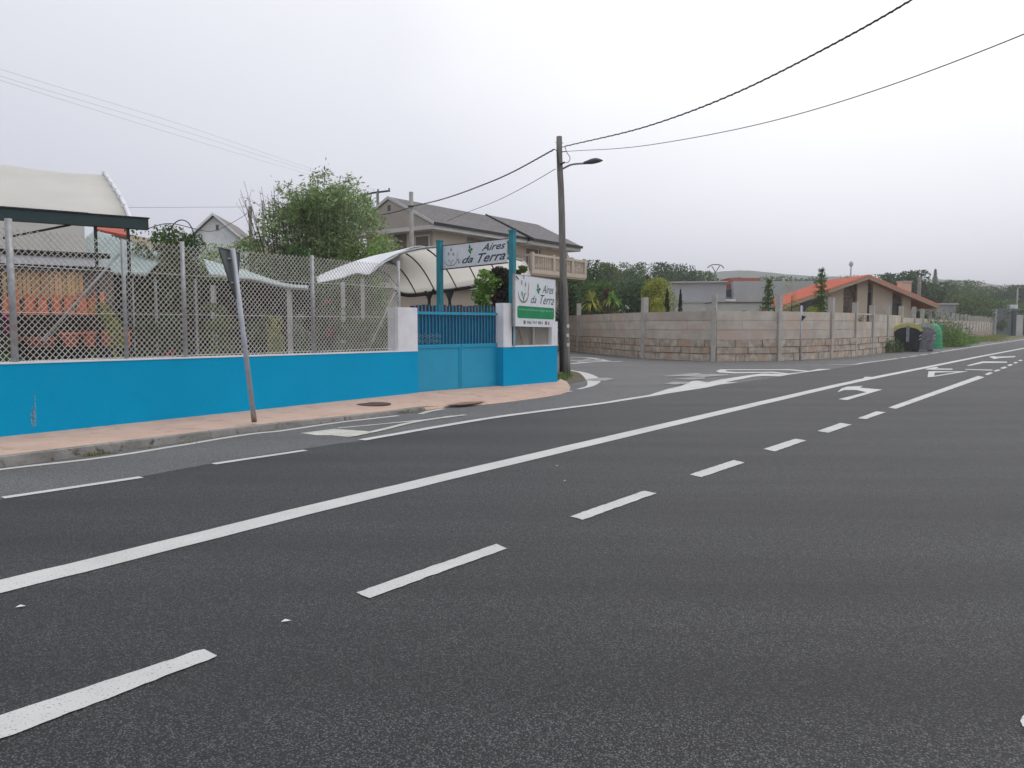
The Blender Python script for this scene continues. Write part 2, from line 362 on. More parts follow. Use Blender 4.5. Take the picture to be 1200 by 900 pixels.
verge = MB().poly(flat([lo+RN*14.6, lo+RN*40, G(1200, 402)+RD*260+RN*40, G(1200, 402)+RD*260+RN*14.6], .002)).build('verge', M['grass'], origin=(0, 0, 0)); tag(verge, kind='structure')

ZP = .009
ZC = [0]
def dz():
    ZC[0] += 1; return (ZC[0] % 40)*.00012
def ragged(pts, amp=.006, step=.05):
    o = []
    for i, a in enumerate(pts):
        b = pts[(i+1) % len(pts)]; n = max(1, int((b-a).length/step))
        n = min(n, 90)
        for k in range(n):
            q = a.lerp(b, k/n); o.append(q + Vector((random.uniform(-amp, amp), random.uniform(-amp, amp), 0)))
    return o
def pmark(name, px, m='paint', par=None, z=ZP, rag=.006):
    z = z+dz(); pts = [G(x, y, z) for x, y in px]
    if rag: pts = ragged(pts, rag)
    return MB().poly(pts).build(name, M[m], par or mroad)
def strip(name, px, wd, m='paint', par=None, z=ZP, extra=None, k=8):
    z = z+dz(); c = [G(x, y, z) for x, y in px]
    if extra is not None: c = [c[0]-RD*(extra[0]*j/12) for j in range(12, 0, -1) if extra[0]] + c + [c[-1]+RD*(extra[1]*j/12) for j in range(1, 13) if extra[1]]
    c = catmull(c, k); wds = wd if callable(wd) else (lambda t: wd)
    A, B = [], []
    for i, p in enumerate(c):
        d = (c[min(i+1, len(c)-1)]-c[max(i-1, 0)]).normalized(); nn = Vector((d.y, -d.x, 0)); h = wds(i/(len(c)-1))/2
        j = random.uniform(-.006, .006)
        A.append(p-nn*(h+j)); B.append(p+nn*(h-j))
    return MB().grid([A, B]).build(name, M[m], par or mroad)
strip('lane_line', [(0, 687), (200, 637.5), (400, 588), (600, 540.5), (770, 500.5), (900, 470.3), (1000, 447.5), (1085, 430.5), (1150, 417.5), (1200, 408)], lambda t: .27 if t < .8 else .27+.9*(t-.8), extra=(20, 60))
for q in [[(-60, 860), (0, 838), (238, 760), (254, 769), (0, 866), (-60, 886)],
          [(418, 694), (582, 637), (594, 642.5), (433, 700.5)],
          [(668, 605), (755, 575), (769, 578), (683, 609)],
          [(808, 556), (860, 539), (873, 542), (822, 559)],
          [(895, 526), (932, 514), (945, 516), (908, 529)],
          [(958, 505), (985, 495.5), (998, 497.5), (971, 507)],
          [(1005, 490), (1027, 482), (1038, 483), (1015, 491)],
          [(1154, 438.5), (1160, 436), (1164, 437), (1157.5, 439.5)],
          [(1164, 434.5), (1170, 432.8), (1173, 433.8), (1166.5, 435.5)],
          [(1172, 431.2), (1177.5, 429.5), (1180.5, 430.7), (1175, 432.3)],
          [(1180, 428), (1184.5, 426.5), (1187.5, 427.5), (1183, 429)],
          [(1187, 425), (1190.5, 424), (1193.5, 425), (1189.5, 426)],
          [(1193, 422.5), (1196, 421.5), (1199, 422.5), (1195.5, 423.3)],
          [(-330, 960), (-200, 912), (-170, 925), (-310, 978)]]:
    pmark('lane_dash', q)
pmark('lane_dash', [(1041, 477.5), (1146, 440.5), (1154, 442), (1050, 479)])
pmark('lane_dash', [(1197, 838), (1236, 815), (1262, 822), (1230, 842), (1198, 852)])
def z5(*a): return [(900+x/4, 380+y/4) for x, y in a]
def z4(*a): return [(640+x/4.615, 390+y/4.615) for x, y in a]
pmark('turn_arrow', z5((325, 318), (345, 300), (372, 292), (445, 289), (430, 297), (535, 306), (372, 355), (330, 351), (462, 318), (415, 308), (358, 308)), rag=0)
pmark('arrow_tail', z5((395, 264), (445, 254), (455, 246), (500, 247), (432, 268)), rag=0)
pmark('turn_arrow', z5((748, 248), (752, 221), (778, 220), (940, 220), (775, 246)), rag=0)
hole = pmark('arrow_gap', z5((780, 241), (782, 226), (885, 223)), z=.013, rag=0); hole.data.materials[0] = M['asphalt_new']
pmark('lane_letter', z5((740, 209), (790, 199), (800, 202), (785, 207), (865, 208), (865, 213), (740, 212)), rag=0)
pmark('lane_letter', z5((930, 193), (1005, 174), (1120, 175), (1122, 180), (1010, 181), (945, 195)), rag=0)
pmark('lane_letter', z5((1035, 152), (1060, 149), (1072, 152), (1160, 149), (1158, 154), (1085, 158), (1060, 163), (1050, 158)), rag=0)
pmark('lane_letter', z5((925, 210), (1052, 213), (1052, 217), (925, 213)), rag=0)
# edge line that becomes the splitter wedge of the junction
strip('edge_line', [(424, 515.5), (513, 500), (590, 487.5), (700, 473.3), (727, 469), (772, 462)], lambda t: .15+.05*t)
z9 = lambda *a: [(760+x/5.217, 415+y/5.217) for x, y in a]
pmark('splitter_island', z9((0, 250), (120, 212), (200, 195), (265, 165), (300, 162), (360, 172), (440, 155), (640, 125), (700, 118), (830, 122), (860, 118), (960, 108), (1040, 90), (1120, 92), (1010, 104), (880, 122), (800, 136), (700, 133), (640, 138), (470, 172), (550, 172), (440, 185), (350, 205), (120, 240), (0, 261)), rag=0)
U = pmark('splitter_outline', z9((412, 103), (440, 93), (800, 93), (860, 92), (985, 103), (960, 108), (860, 98), (480, 98), (470, 105), (540, 110), (760, 108), (860, 118), (830, 122), (740, 114), (520, 117), (430, 112)), rag=0)
pmark('street_letter', z9((65, 137), (150, 128), (240, 118), (300, 115), (330, 122), (480, 122), (500, 128), (330, 140), (200, 135)), 'paint_faint', road, rag=0)
pmark('street_letter', z9((165, 150), (250, 143), (350, 141), (340, 151), (250, 156)), 'paint_faint', road, rag=0)
pmark('street_letter', z9((95, 182), (150, 168), (250, 170), (245, 178), (170, 186)), 'paint_faint', road, rag=0)
strip('edge_line', [(972, 427), (1000, 427), (1012, 425.3), (1030, 423), (1052, 420)], .16, 'paint', road)
for a, b in (((1056, 419.4), (1062, 418.6)), ((1066, 418), (1075, 416.8)), ((1079, 416.2), (1087, 415)), ((1091, 414.3), (1100, 412.8))):
    strip('edge_dash', [a, b], .18, 'paint', road, k=2)
strip('edge_line', [(1103, 412.2), (1150, 405), (1200, 397.6)], .2, 'paint', road, extra=(0, 60))
strip('edge_dash', [(1040, 416.3), (1062, 415)], .12, 'paint_faint', road, k=3)
strip('edge_dash', [(905, 428.5), (960, 427)], .12, 'paint_faint', road, k=3)
strip('kerb_line', [(0, 550), (133, 534.2), (283, 510), (330, 504.7), (397, 495), (467, 487)], .11, 'paint', road, extra=(20, 0), z=.005)
strip('kerb_line', [(492, 485), (505, 481.5), (520, 479)], .12, 'paint_worn', road, z=.005)
for a, b in (((536, 476), (580, 471.3)), ((598, 468.5), (634, 464)), ((649, 461.5), (670, 458))):
    strip('edge_dash', [a, b], .11, 'paint', road, k=3, z=.005)
strip('edge_dash', [(3, 583), (166, 559)], .11, 'paint', mroad, k=3)
strip('edge_dash', [(250, 543.5), (358, 527.5)], .11, 'paint', mroad, k=3)
def zl(*a): return [(330+x/6, 460+y/6) for x, y in a]
pmark('yellowed_patch', zl((130, 285), (370, 255), (470, 262), (610, 272), (480, 313), (350, 300), (250, 300)), 'paint_worn', road, z=.005, rag=.004)
strip('taper_line', [(396, 501.5), (455, 496), (500, 491.5), (532, 487)], .08, 'paint_worn', road, z=.005)
strip('taper_line', [(411, 511), (447, 503.5), (480, 495.5), (510, 490.5), (545, 486)], .12, 'paint_worn', road, z=.009)
strip('corner_line', z4((130, 202), (200, 217), (245, 242), (257, 265), (235, 288), (175, 304)), lambda t: .14+.30*math.sin(math.pi*min(1, t*1.1))**2, 'paint', road, z=.005)
pmark('corner_mark', z4((205, 254), (262, 245), (330, 241), (368, 249), (330, 259), (262, 258)), 'paint_faint', road, z=.012, rag=0)
for q in (((130, 167), (260, 157), (410, 155)), ((130, 149), (230, 150), (300, 152)), ((130, 132), (230, 135), (330, 152))):
    strip('crossing_line', z4(*q), .35, 'paint', road, z=.005)
strip('crossing_line', z4((175, 158), (240, 140)), .3, 'paint_faint', road, z=.009)
strip('crossing_line', z4((255, 158), (290, 142)), .3, 'paint_faint', road, z=.009)

# ------------------------------------------------------------------ pavement and kerb
kt = [(0, 536, .12), (200, 511.7, .10), (330, 495.8, .08), (400, 489, .072), (455, 482.5, .062), (497, 477, .055), (522, 475.5, .03), (560, 472.8, .03), (590, 469.8, .03), (634, 463.5, .04), (655, 459, .06), (664, 455, .08), (667, 451, .08), (664, 447, .08), (657, 444, .08)]
K = [G(x, y, zz) for x, y, zz in kt]; K = [K[0]-RD*30] + K
W0 = G(0, 512, .13); W1 = G(490, 460, .13); WD = (W1-W0).normalized(); WN = Vector((WD.y, -WD.x, 0))
G0 = G(590, 452.4, .13); G1 = G(653, 447, .13)
I = [W0-WD*30, W0-WN*.1, W1-WN*.1, G0-WN*.15, G1-WN*.1, G1+Vector((.05, .35, 0))]
def lerp_poly(P_, t):
    seg = [(P_[i+1]-P_[i]).length for i in range(len(P_)-1)]; s = t*sum(seg)
    for i, l_ in enumerate(seg):
        if s <= l_ or i == len(seg)-1: return P_[i].lerp(P_[i+1], min(1, s/l_))
        s -= l_
# ruled surface between the outer edge and the wall line, matched by distance along the road
Kc = []
for i in range(len(K)-1):
    n = max(1, int((K[i+1]-K[i]).length/1.0))
    Kc += [K[i].lerp(K[i+1], k/n) for k in range(n)]
Kc.append(K[-1])
def inner(p):
    best = None
    for i in range(len(I)-1):
        a, b = I[i], I[i+1]; d = b-a; t = max(0, min(1, (p-a).dot(d)/d.dot(d))); q = a+d*t
        if best is None or (q-p).length < (best-p).length: best = q
    return Vector((best.x, best.y, .13))
Kp = [p - RN*(.12 if p.z > .05 and p.x < G(505, 476, 0).x else 0) for p in Kc]
pv = MB().grid([Kp, [inner(p) for p in Kc]])
pav = pv.build('pavement', M['pavement'], origin=(0, 0, 0)); tag(pav, kind='structure')
kb = MB()
kk = [p for p in Kc if p.z > .05]
kk = kk[:next((i for i, p in enumerate(kk) if G(510, 476, 0).x < p.x), len(kk))]
top_in = [p - RN*.13 + Vector((0, 0, .004)) for p in kk]; top_o = [p + Vector((0, 0, .002-random.uniform(0, .006))) for p in kk]
bot = [Vector((p.x, p.y, -.01)) + RN*.012 for p in top_o]
kb.grid([top_in, top_o, bot])
kerb = kb.build('kerb', M['kerb'], origin=(0, 0, 0)); tag(kerb, kind='structure')
# low rounded edge of the drop kerb
ke = [kk[-1]]+[p for p in Kc if p not in kk]
MB().grid([ke, [p+Vector((0, 0, -p.z-.01))+RN*.05 for p in ke]]).build('drop_kerb', M['pavement'], kerb)
c = G(437.5, 473.5, .096); ring = MB().lathe([(.34, 0), (.34, .006), (.30, .009), (.0, .009)], c, 32)
mh = ring.build('manhole_cover', M['manhole']); tag(mh, 'round rusty iron cover set in the pink pavement', 'manhole cover')
MB().poly([G(x, y, .055) for x, y in ((520, 474.6), (545, 470.8), (570, 470), (556, 472.8), (540, 474.4))]).build('patched_edge', M['patch'], pav)

# bare earth round the wooden pole
MB().poly([G(x, y, .006) for x, y in ((655, 450), (668, 449.5), (684, 446), (688, 441), (678, 436), (666, 434), (655, 438))]).build('earth_patch', M['soil'], road)

# ================================================================== BLUE WALL WITH FENCE
def along(px, off=0.0, z=.13):
    """point of the wall line at a picture column"""
    u = ray(px, 440)[0]; t = (u*W0.y - W0.x)/(WD.x - u*WD.y)
    p = W0+WD*t-WN*off; return Vector((p.x, p.y, z)), t
L1 = (W1-W0).length
bw = thing('boundary_wall', 'low bright blue wall with a thin white coping and chain-link fence on top, left of the gate', 'wall', W0)
MW = frame(W0.x, W0.y, WD.x, WD.y)       # local x along wall, local y inward
ztop = lambda t: 1.115 - .006*t
def wallbox(m, x0, x1, y0, y1, za, zb0, zb1): m.hexa([(x0, y0, za), (x1, y0, za), (x1, y1, za), (x0, y1, za), (x0, y0, zb0), (x1, y0, zb1), (x1, y1, zb1), (x0, y1, zb0)])
b = MB(MW); wallbox(b, -14, L1, 0, .2, -.05, ztop(-14)-.0225, ztop(L1)-.0225); b.build('wall_base', M['blue_wall'], bw)
b = MB(MW); b.hexa([(-14, -.012, ztop(-14)-.022), (L1+.0, -.012, ztop(L1)-.022), (L1, .212, ztop(L1)-.022), (-14, .212, ztop(-14)-.022), (-14, -.012, ztop(-14)), (L1, -.012, ztop(L1)), (L1, .212, ztop(L1)), (-14, .212, ztop(-14))]); b.build('coping', M['white_wall'], bw)
p, ts = along(36.5)
b = MB(MW)
for k in range(9):
    x = ts + random.uniform(-.04, .04); w_ = random.uniform(.006, .02); a = random.uniform(.16, .35); h_ = random.uniform(.1, .45)
    b.poly([(x, -.003, a), (x+w_, -.003, a), (x+w_*.6+random.uniform(-.01, .01), -.003, a+h_), (x-.004, -.003, a+h_*.9)])
b.build('scuff_mark', M['scuff'], bw)
# pillar at the gate
pa = along(462.5)[1]
b = MB(MW); b.box(pa+.12, L1-.004, -.004, .30, ztop(L1)+.001, 2.0); b.build('pillar', M['white_wall'], bw)
FT = 2.90
for px, r, top in ((22, .045, 3.03), (153, .03, 2.9), (222, .036, 2.95), (372, .036, 2.93), (472, .034, 2.99)):
    t = along(px)[1]
    MB(MW).tube([(t, .09, ztop(t)-.01), (t, .09, top)], r, 10).build('fence_post', M['galv'], bw, smooth=True)
for t in (-3.2, -5.8, -8.4, -11, -13.6): MB(MW).tube([(t, .09, ztop(t)-.01), (t, .09, 2.95)], .036, 10).build('fence_post', M['galv'], bw, smooth=True)
for (xa, ya), (xb, yb) in (((57, 400), (151, 297)), ((437, 412), (470, 342))):
    ta, tb = along(xa)[1], along(xb)[1]
    pa_ = W0+WD*ta-WN*0; da = pa_.y; pb_ = W0+WD*tb; db = pb_.y
    MB(MW).tube([(ta, .14, P(xa, ya, da).z), (tb, .14, P(xb, yb, db).z)], .02, 8).build('brace', M['galv'], bw, smooth=True)
# chain link: woven zigzag of diagonal wires
b = MB(MW); pitch = .084; zb = 1.06; H = FT-zb; t0, t1 = -14, along(474)[1]
wire_r = .0059
def clip_wire(x0, sgn):
    # runs up from (x0, zb) with slope 1 to FT, clipped to [t0,t1]
    xa, za, xb_, zb_ = x0, zb, x0+sgn*H*.92, FT
    pts = []
    def at(x): return za + (x-xa)*(zb_-za)/(xb_-xa)
    lo_, hi_ = min(xa, xb_), max(xa, xb_)
    l2, h2 = max(lo_, t0), min(hi_, t1)
    if h2-l2 < .02: return None
    q = [(l2, at(l2)), (h2, at(h2))]
    return q
k = t0-H
while k < t1+H:
    for sgn in (1, -1):
        q = clip_wire(k, sgn)
        if q:
            (a0, c0), (a1, c1) = q
            o = .094+sgn*.003
            b.tube([(a0, o, c0), ((a0+a1)/2, o+random.uniform(-.004, .004), (c0+c1)/2+random.uniform(-.006, .006)), (a1, o, c1)], wire_r, 3, cap=False)
    k += pitch
b.build('chain_link_mesh', M['mesh_wire'], bw)
for zz in (1.12, 1.78, 2.42):
    b = MB(MW); pts = [(t0+(t1-t0)*i/40, .085, zz+random.uniform(-.008, .008)) for i in range(41)]
    b.tube(pts, .006, 4, cap=False); b.build('straining_wire', M['mesh_wire'], bw)

# ------------------------------------------------------------------ right stub of the wall
GD = (G1-G0).normalized(); GL = (G1-G0).length; MG = frame(G0.x, G0.y, GD.x, GD.y)
cw = thing('corner_wall', 'short blue wall with two white pillars at the street corner, under the square sign', 'wall', G0)
b = MB(MG); b.box(0, GL, 0, .25, -.05, 1.08); b.box(0, .25, .25, .6, -.05, 1.08); b.box(GL-.2, GL, .25, 5.5, -.05, 1.08); b.build('wall_base', M['blue_wall'], cw)
b = MB(MG); b.box(-.01, GL+.01, -.012, .262, 1.08, 1.11); b.build('coping', M['white_wall'], cw)
xg = .0
b = MB(MG); b.box(-.002, .30, -.004, .256, 1.112, 2.16); b.build('pillar', M['white_wall'], cw)
b = MB(MG); b.box(GL-.24, GL+.004, -.004, .256, 1.112, 1.72); b.build('pillar', M['white_wall'], cw)
b = MB(MG)
k = .3
while k < GL-.2+.5:
    for sgn in (1, -1):
        x0 = max(.3, min(GL-.2, k)); x1 = max(.3, min(GL-.2, k+sgn*.52))
        if abs(x1-x0) > .02:
            f0 = abs(x0-k)/.52; f1 = abs(x1-k)/.52
            b.tube([(x0, .1+sgn*.003, 1.11+.6*f0), (x1, .1+sgn*.003, 1.11+.6*f1)], .005, 3, cap=False)
    k += .07
b.build('mesh_panel', M['mesh_wire'], cw)
MB(MG).box(.3, GL-.24, .13, .14, 1.112, 1.62).build('backing_sheet', mat('dull_beige_sheet', (.24, .21, .17), .9), cw)
b = MB(MG)
for a_, c_ in ((( .62, 1.6), (.82, 1.14)), ((1.28, 1.6), (1.15, 1.14)), ((1.15, 1.14), (1.22, 1.4))): b.tube([(a_[0], .085, a_[1]), (c_[0], .085, c_[1])], .012, 5)
b.build('dry_stem', M['cane'], cw)

# ------------------------------------------------------------------ gate
ga = W1 - WN*.12; gb = G0 + Vector((-.02, .28, 0)); gd = (gb-ga); gl = gd.length; MGt = frame(ga.x, ga.y, gd.x, gd.y)
gate = thing('metal_gate', 'blue metal double gate with solid lower panels and upright bars above', 'gate', ga)
zm = 1.14; zr = 1.86
for x0, x1 in ((.03, gl/2-.01), (gl/2+.01, gl-.02)):
    b = MB(MGt); b.box(x0+.04, x1-.04, .01, .025, .15, zm-.04); b.build('gate_panel', M['gate_blue'], gate)
    b = MB(MGt); b.box(x0, x0+.04, -.01, .04, .12, zm); b.box(x1-.04, x1, -.01, .04, .12, zm); b.box(x0+.04, x1-.04, -.01, .04, .12, .15); b.box(x0+.04, x1-.04, -.01, .04, zm-.04, zm)
    b.box(x0, x1, -.012, .042, zm+.002, zm+.04); b.box(x0, x1, -.012, .03, zr, zr+.06)
    (b.box(x0, x0+.03, -.01, .03, zm+.04, zr) if x0 < .5 else b.box(x1-.03, x1, -.01, .03, zm+.04, zr))
    b.build('gate_frame', M['gate_blue'], gate)
MB(MGt).box(.04, gl-.03, .055, .062, zm+.04, zr-.02).build('gate_backing', mat('dark_blue_sheet', (.008, .085, .17), .5), gate)
nb_ = 27
for i in range(nb_):
    x = .08 + (gl-.16)*i/(nb_-1)
    b = MB(MGt); b.box(x-.011, x+.011, .032, .052, zm+.04, zr+.16+.02*(i % 2)); b.add([(x-.011, .032, zr+.16+.02*(i % 2)), (x+.011, .032, zr+.16+.02*(i % 2)), (x+.011, .052, zr+.16+.02*(i % 2)), (x-.011, .052, zr+.16+.02*(i % 2)), (x, .042, zr+.25+.02*(i % 2))], [(0, 1, 4), (1, 2, 4), (2, 3, 4), (3, 0, 4)])
    b.build('gate_bar', M['gate_bar'], gate)
b = MB(MGt)
for i in range(9):
    cx_ = .1+.085*i
    for cz_ in (1.24, 1.36):
        b.tube([(cx_+.035*math.cos(t), .022, cz_+(i % 2)*.03+.035*math.sin(t)) for t in np.linspace(0, 2*math.pi, 9)], .005, 4)
b.build('scroll_trim', mat('pale_blue_trim', (.22, .38, .46), .5), gate)

# ------------------------------------------------------------------ signs with lettering
def text_geo(s, size=1.0, shear=0.0, bold=0.0):
    cu = bpy.data.curves.new('t', 'FONT'); cu.body = s; cu.size = size; cu.shear = shear; cu.offset = bold; cu.resolution_u = 3
    o = bpy.data.objects.new('t', cu); COL.objects.link(o)
    me = bpy.data.meshes.new_from_object(o)
    vs = [tuple(x.co) for x in me.vertices]; fs = [tuple(p.vertices) for p in me.polygons]
    bpy.data.objects.remove(o); bpy.data.meshes.remove(me); bpy.data.curves.remove(cu)
    return vs, fs
class Panel:
    """flat sign: bl = bottom left corner, u and v unit axes, n toward the viewer"""
    def __init__(s, bl, br, height_l, height_r, tilt=0):
        s.bl = Vector(bl); s.ux = Vector(br)-Vector(bl); s.w = s.ux.length; s.u = s.ux/s.w; s.hl = height_l; s.hr = height_r
        s.n = s.u.cross(Vector((0, 0, 1))).normalized()
    def pt(s, x, y, d=0):   # x,y in 0..1
        return s.bl + s.ux*x + Vector((0, 0, 1))*(y*(s.hl*(1-x)+s.hr*x)) + s.n*d
    def quad(s, m, x0, x1, y0, y1, d0, d1):
        a = [s.pt(x, y, d0) for x, y in ((x0, y0), (x1, y0), (x1, y1), (x0, y1))]; c = [s.pt(x, y, d1) for x, y in ((x0, y0), (x1, y0), (x1, y1), (x0, y1))]
        m.hexa(a+c); return m
    def text(s, string, x0, x1, y0, y1, mt, par, name, shear=.35, bold=0.0, d=.012, rise=0):
        vs, fs = text_geo(string, 1, shear, bold)
        ax = [q[0] for q in vs]; ay = [q[1] for q in vs]; X0, X1, Y0, Y1 = min(ax), max(ax), min(ay), max(ay)
        m = MB(); m.add([s.pt(x0+(q[0]-X0)/(X1-X0)*(x1-x0), y0+(q[1]-Y0)/(Y1-Y0)*(y1-y0)+rise*(q[0]-X0)/(X1-X0), d) for q in vs], fs)
        return m.build(name, mt, par)
    def stroke(s, m, pts, wd, d=.012, n=6):
        c = catmull([(x, y, 0) for x, y in pts], n); pw = []
        asp = s.w/((s.hl+s.hr)/2)
        A, B = [], []
        for i, p in enumerate(c):
            q = c[min(i+1, len(c)-1)]-c[max(i-1, 0)]; q = Vector((q.x*asp, q.y, 0)).normalized(); h = Vector((-q.y/asp, q.x, 0))*wd/2*(.45+.55*math.sin(math.pi*i/(len(c)-1)))
            A.append(s.pt((p-h).x, (p-h).y, d)); B.append(s.pt((p+h).x, (p+h).y, d))
        m.grid([A, B]); return m
def leaf_mark(S, par, cx, cy, r, ar):
    b = MB()
    for ang, ln, wd in ((95, 1.1, .28), (10, .85, .3), (200, .5, .3), (285, .85, .3)):
        a = R(ang); tx, ty = math.cos(a)*r*ln/ar, math.sin(a)*r*ln; nx, ny = -math.sin(a)*r*wd/ar, math.cos(a)*r*wd
        b.add([S.pt(cx, cy, .012), S.pt(cx+tx*.5+nx, cy+ty*.5+ny, .012), S.pt(cx+tx, cy+ty, .012), S.pt(cx+tx*.5-nx, cy+ty*.5-ny, .012)], [(0, 1, 2, 3)])
    b.build('leaf_emblem', M['ink_green'], par)
def bowl_mark(S, par, x0, x1, yb, yt):
    cx = (x0+x1)/2; hw = (x1-x0)/2; hh = yt-yb
    b = MB(); S.stroke(b, [(cx+hw*math.cos(t), yb+hh*.95+hh*.95*math.sin(t)) for t in np.linspace(-math.pi*1.0, 0, 12)], .035)
    S.stroke(b, [(x1-hw*.12, yb+hh*.75), (x1+hw*.05, yb+hh*1.5), (x1+hw*.1, yb+hh*2.0)], .02)
    b.build('bowl_emblem', M['ink_line'], par)
    b = MB(); S.stroke(b, [(cx-hw*.5, yb+hh*.55), (cx-hw*.3, yb+hh*1.0), (cx-hw*.05, yb+hh*.35), (cx, yb+hh*.1)], .022)
    S.stroke(b, [(cx, yb+hh*.1), (cx+hw*.15, yb+hh*.6), (cx+hw*.4, yb+hh*.9), (cx+hw*.1, yb+hh*.7)], .022); b.build('sprig_emblem', M['ink_green'], par)
    b = MB()
    for dx, dy in ((-.35, 1.9), (.05, 2.5), (.4, 1.75)):
        k_ = [S.pt(cx+hw*dx+hw*.16*math.cos(t), yb+hh*dy+hh*.26*math.sin(t), .012) for t in np.linspace(0, 2*math.pi, 10)[:-1]]; b.poly(k_)
    b.build('flower_emblem', M['ink_mauve'], par)

SL, SR = P(519.5, 315, 20.9), P(594.2, 307.3, 19.35)
SL2, SR2 = P(519.2, 288.5, 20.9), P(594, 280, 19.35)
zb_ = (SL.z+SR.z)/2
os_ = thing('overhead_sign', 'long white name board with a green leaf, between two teal posts over the gate', 'sign', (SL.x, SL.y, 0))
S = Panel(SL, SR, SL2.z-SL.z, SR2.z-SR.z)
b = MB(); S.quad(b, 0, 1, 0, 1, -.02, .008); b.build('sign_board', M['sign_white'], os_)
b = MB(); S.quad(b, -.01, 1.01, -.045, -.003, -.03, .018); S.quad(b, -.01, 1.01, 1.003, 1.03, -.03, .018); b.build('sign_frame', M['dark_metal'], os_)
S.text('Aires', .62, .985, .585, .90, M['ink'], os_, 'lettering', .5, .012, rise=.02)
S.text('da', .315, .495, .14, .46, M['ink'], os_, 'lettering', .5, .014)
S.text('Terra', .56, .985, .10, .50, M['ink'], os_, 'lettering', .5, .014, rise=.03)
leaf_mark(S, os_, .44, .70, .24, S.w/.6)
bowl_mark(S, os_, .03, .235, .10, .38)
b = MB(); S.stroke(b, [(.235, .28), (.255, .36), (.262, .16), (.29, .30)], .03); b.build('flourish', M['ink'], os_)
for pxx, D_, top in ((515.5, 20.9, 283), (600.5, 19.25, 271)):
    q = P(pxx, 330, D_); zt = P(pxx, top, D_).z; wd = .066
    b = MB(frame(q.x, q.y, RD.x, RD.y)); b.box(-wd, wd, -wd, wd, 0, zt); b.box(-wd-.012, wd+.012, -wd-.012, wd+.012, zt, zt+.03); b.build('sign_post', M['teal'], os_)
q = P(596.5, 300, 19.3)
for a_, c_ in (((594.6, 284, 19.33), (600, 283.5, 19.28)), ((594.6, 303, 19.33), (600, 302.5, 19.28)), ((519, 292, 20.9), (515, 292, 20.9)), ((519, 311, 20.9), (515, 311, 20.9))): MB().tube([P(*a_), P(*c_)], .03, 6).build('bracket', M['gate_bar'], os_)
S1 = P(603.6, 382.4, 18.95); S2 = P(650.4, 383.6, 20.3)
ss = thing('square_sign', 'square white name board with green band and phone number, standing on the corner wall', 'sign', (S1.x, S1.y, 1.1))
S = Panel(S1, S2, P(602.8, 321.6, 18.95).z-S1.z, P(649.8, 328.4, 20.3).z-S2.z)
b = MB(); S.quad(b, 0, 1, 0, 1, -.03, .008); b.build('sign_board', M['sign_white'], ss)
b = MB(); S.quad(b, -.03, -.002, 0, 1, -.04, .012); S.quad(b, -.03, 1.01, 1.002, 1.012, -.04, .012); b.build('sign_edge', M['galv'], ss)
for x in (.03, .5, .97): S_ = S.pt(x, 0, -.06); MB().box(S_.x-.025, S_.x+.025, S_.y-.02, S_.y+.03, 1.1, S_.z+.9).build('sign_leg', M['galv'], ss)
# rounded green band
r_ = .035; bp = []
for cx_, cy_, a0 in ((.965-r_, .405-r_*1.2, 0), (.045+r_, .405-r_*1.2, 90), (.045+r_, .165+r_*1.2, 180), (.965-r_, .165+r_*1.2, 270)):
    for a_ in range(0, 91, 30): bp.append(S.pt(cx_+r_*math.cos(R(a0+a_)), cy_+r_*1.2*math.sin(R(a0+a_)), .011))
MB().poly(bp).build('green_band', M['sign_green'], ss)
S.text('Aires', .655, .95, .70, .87, M['ink'], ss, 'lettering', .5, .0)
S.text('da', .365, .51, .475, .63, M['ink'], ss, 'lettering', .5, .0)
S.text('Terra', .60, .96, .47, .66, M['ink'], ss, 'lettering', .5, .0)
S.text('viveros.airesdaterra@gmail.com', .07, .94, .305, .365, M['ink_pale'], ss, 'web_lettering', .1, .0, d=.015)
for q_, xa_, xb_ in (('986', .27, .385), ('747', .41, .525), ('881', .55, .665)): S.text(q_, xa_, xb_, .055, .115, M['ink_grey'], ss, 'phone_number', .0, .01)
leaf_mark(S, ss, .55, .76, .12, S.w/1.25)
bowl_mark(S, ss, .07, .31, .48, .68)
for x in (.195, .73): b = MB(); S.quad(b, x, x+.045, .05, .12, .009, .013); b.build('contact_icon', M['ink_grey'], ss)
b = MB(); S.quad(b, .80, .845, .05, .115, .009, .013); b.build('contact_icon', M['ink_pink'], ss)
b = MB(); b.tube([S.pt(.0, .97, .03), S.pt(.06, .91, .03)], .012, 5); b.build('cable_tie', M['black'], ss)

# ------------------------------------------------------------------ leaning traffic sign (seen from behind)
B0 = G(298, 494, .13); T0 = P(272.5, 291, B0.y)
ts_ = thing('traffic_sign', 'leaning grey post with the back of a triangular give-way sign, on the pink pavement', 'road sign', B0)
axis = (T0-B0).normalized(); Ls = (T0-B0).length
b = MB(); b.tube([B0+axis*0, B0+axis*Ls], .038, 12); b.build('sign_post', M['galv_sign'], ts_, smooth=True)
b = MB(); b.tube([B0-axis*.01, B0+axis*.12], .040, 12); b.build('rusty_foot', mat('rusted_foot', (.24, .17, .14), .9, (.18, .13, .11), 8), ts_, smooth=True)
pd = (Vector((.0, 1, 0)) - axis*Vector((.0, 1, 0)).dot(axis)).normalized()   # plate runs mostly away from the viewer
pn = axis.cross(pd).normalized()
if pn.y < 0: pn = -pn
def tri(hw, zt, zb2, off, rr=.05):
    c_ = B0 + axis*Ls + pn*off
    pts = [c_-pd*hw+axis*zt, c_+pd*hw+axis*zt, c_-axis*zb2]
    out_ = []
    for i in range(3):
        p_, q_, r2 = pts[i-1], pts[i], pts[(i+1) % 3]
        a_ = q_+(p_-q_).normalized()*rr*1.7; c2 = q_+(r2-q_).normalized()*rr*1.7
        for t in (0, .33, .66, 1): out_.append((1-t)**2*a_+2*t*(1-t)*q_+t*t*c2)
    return out_
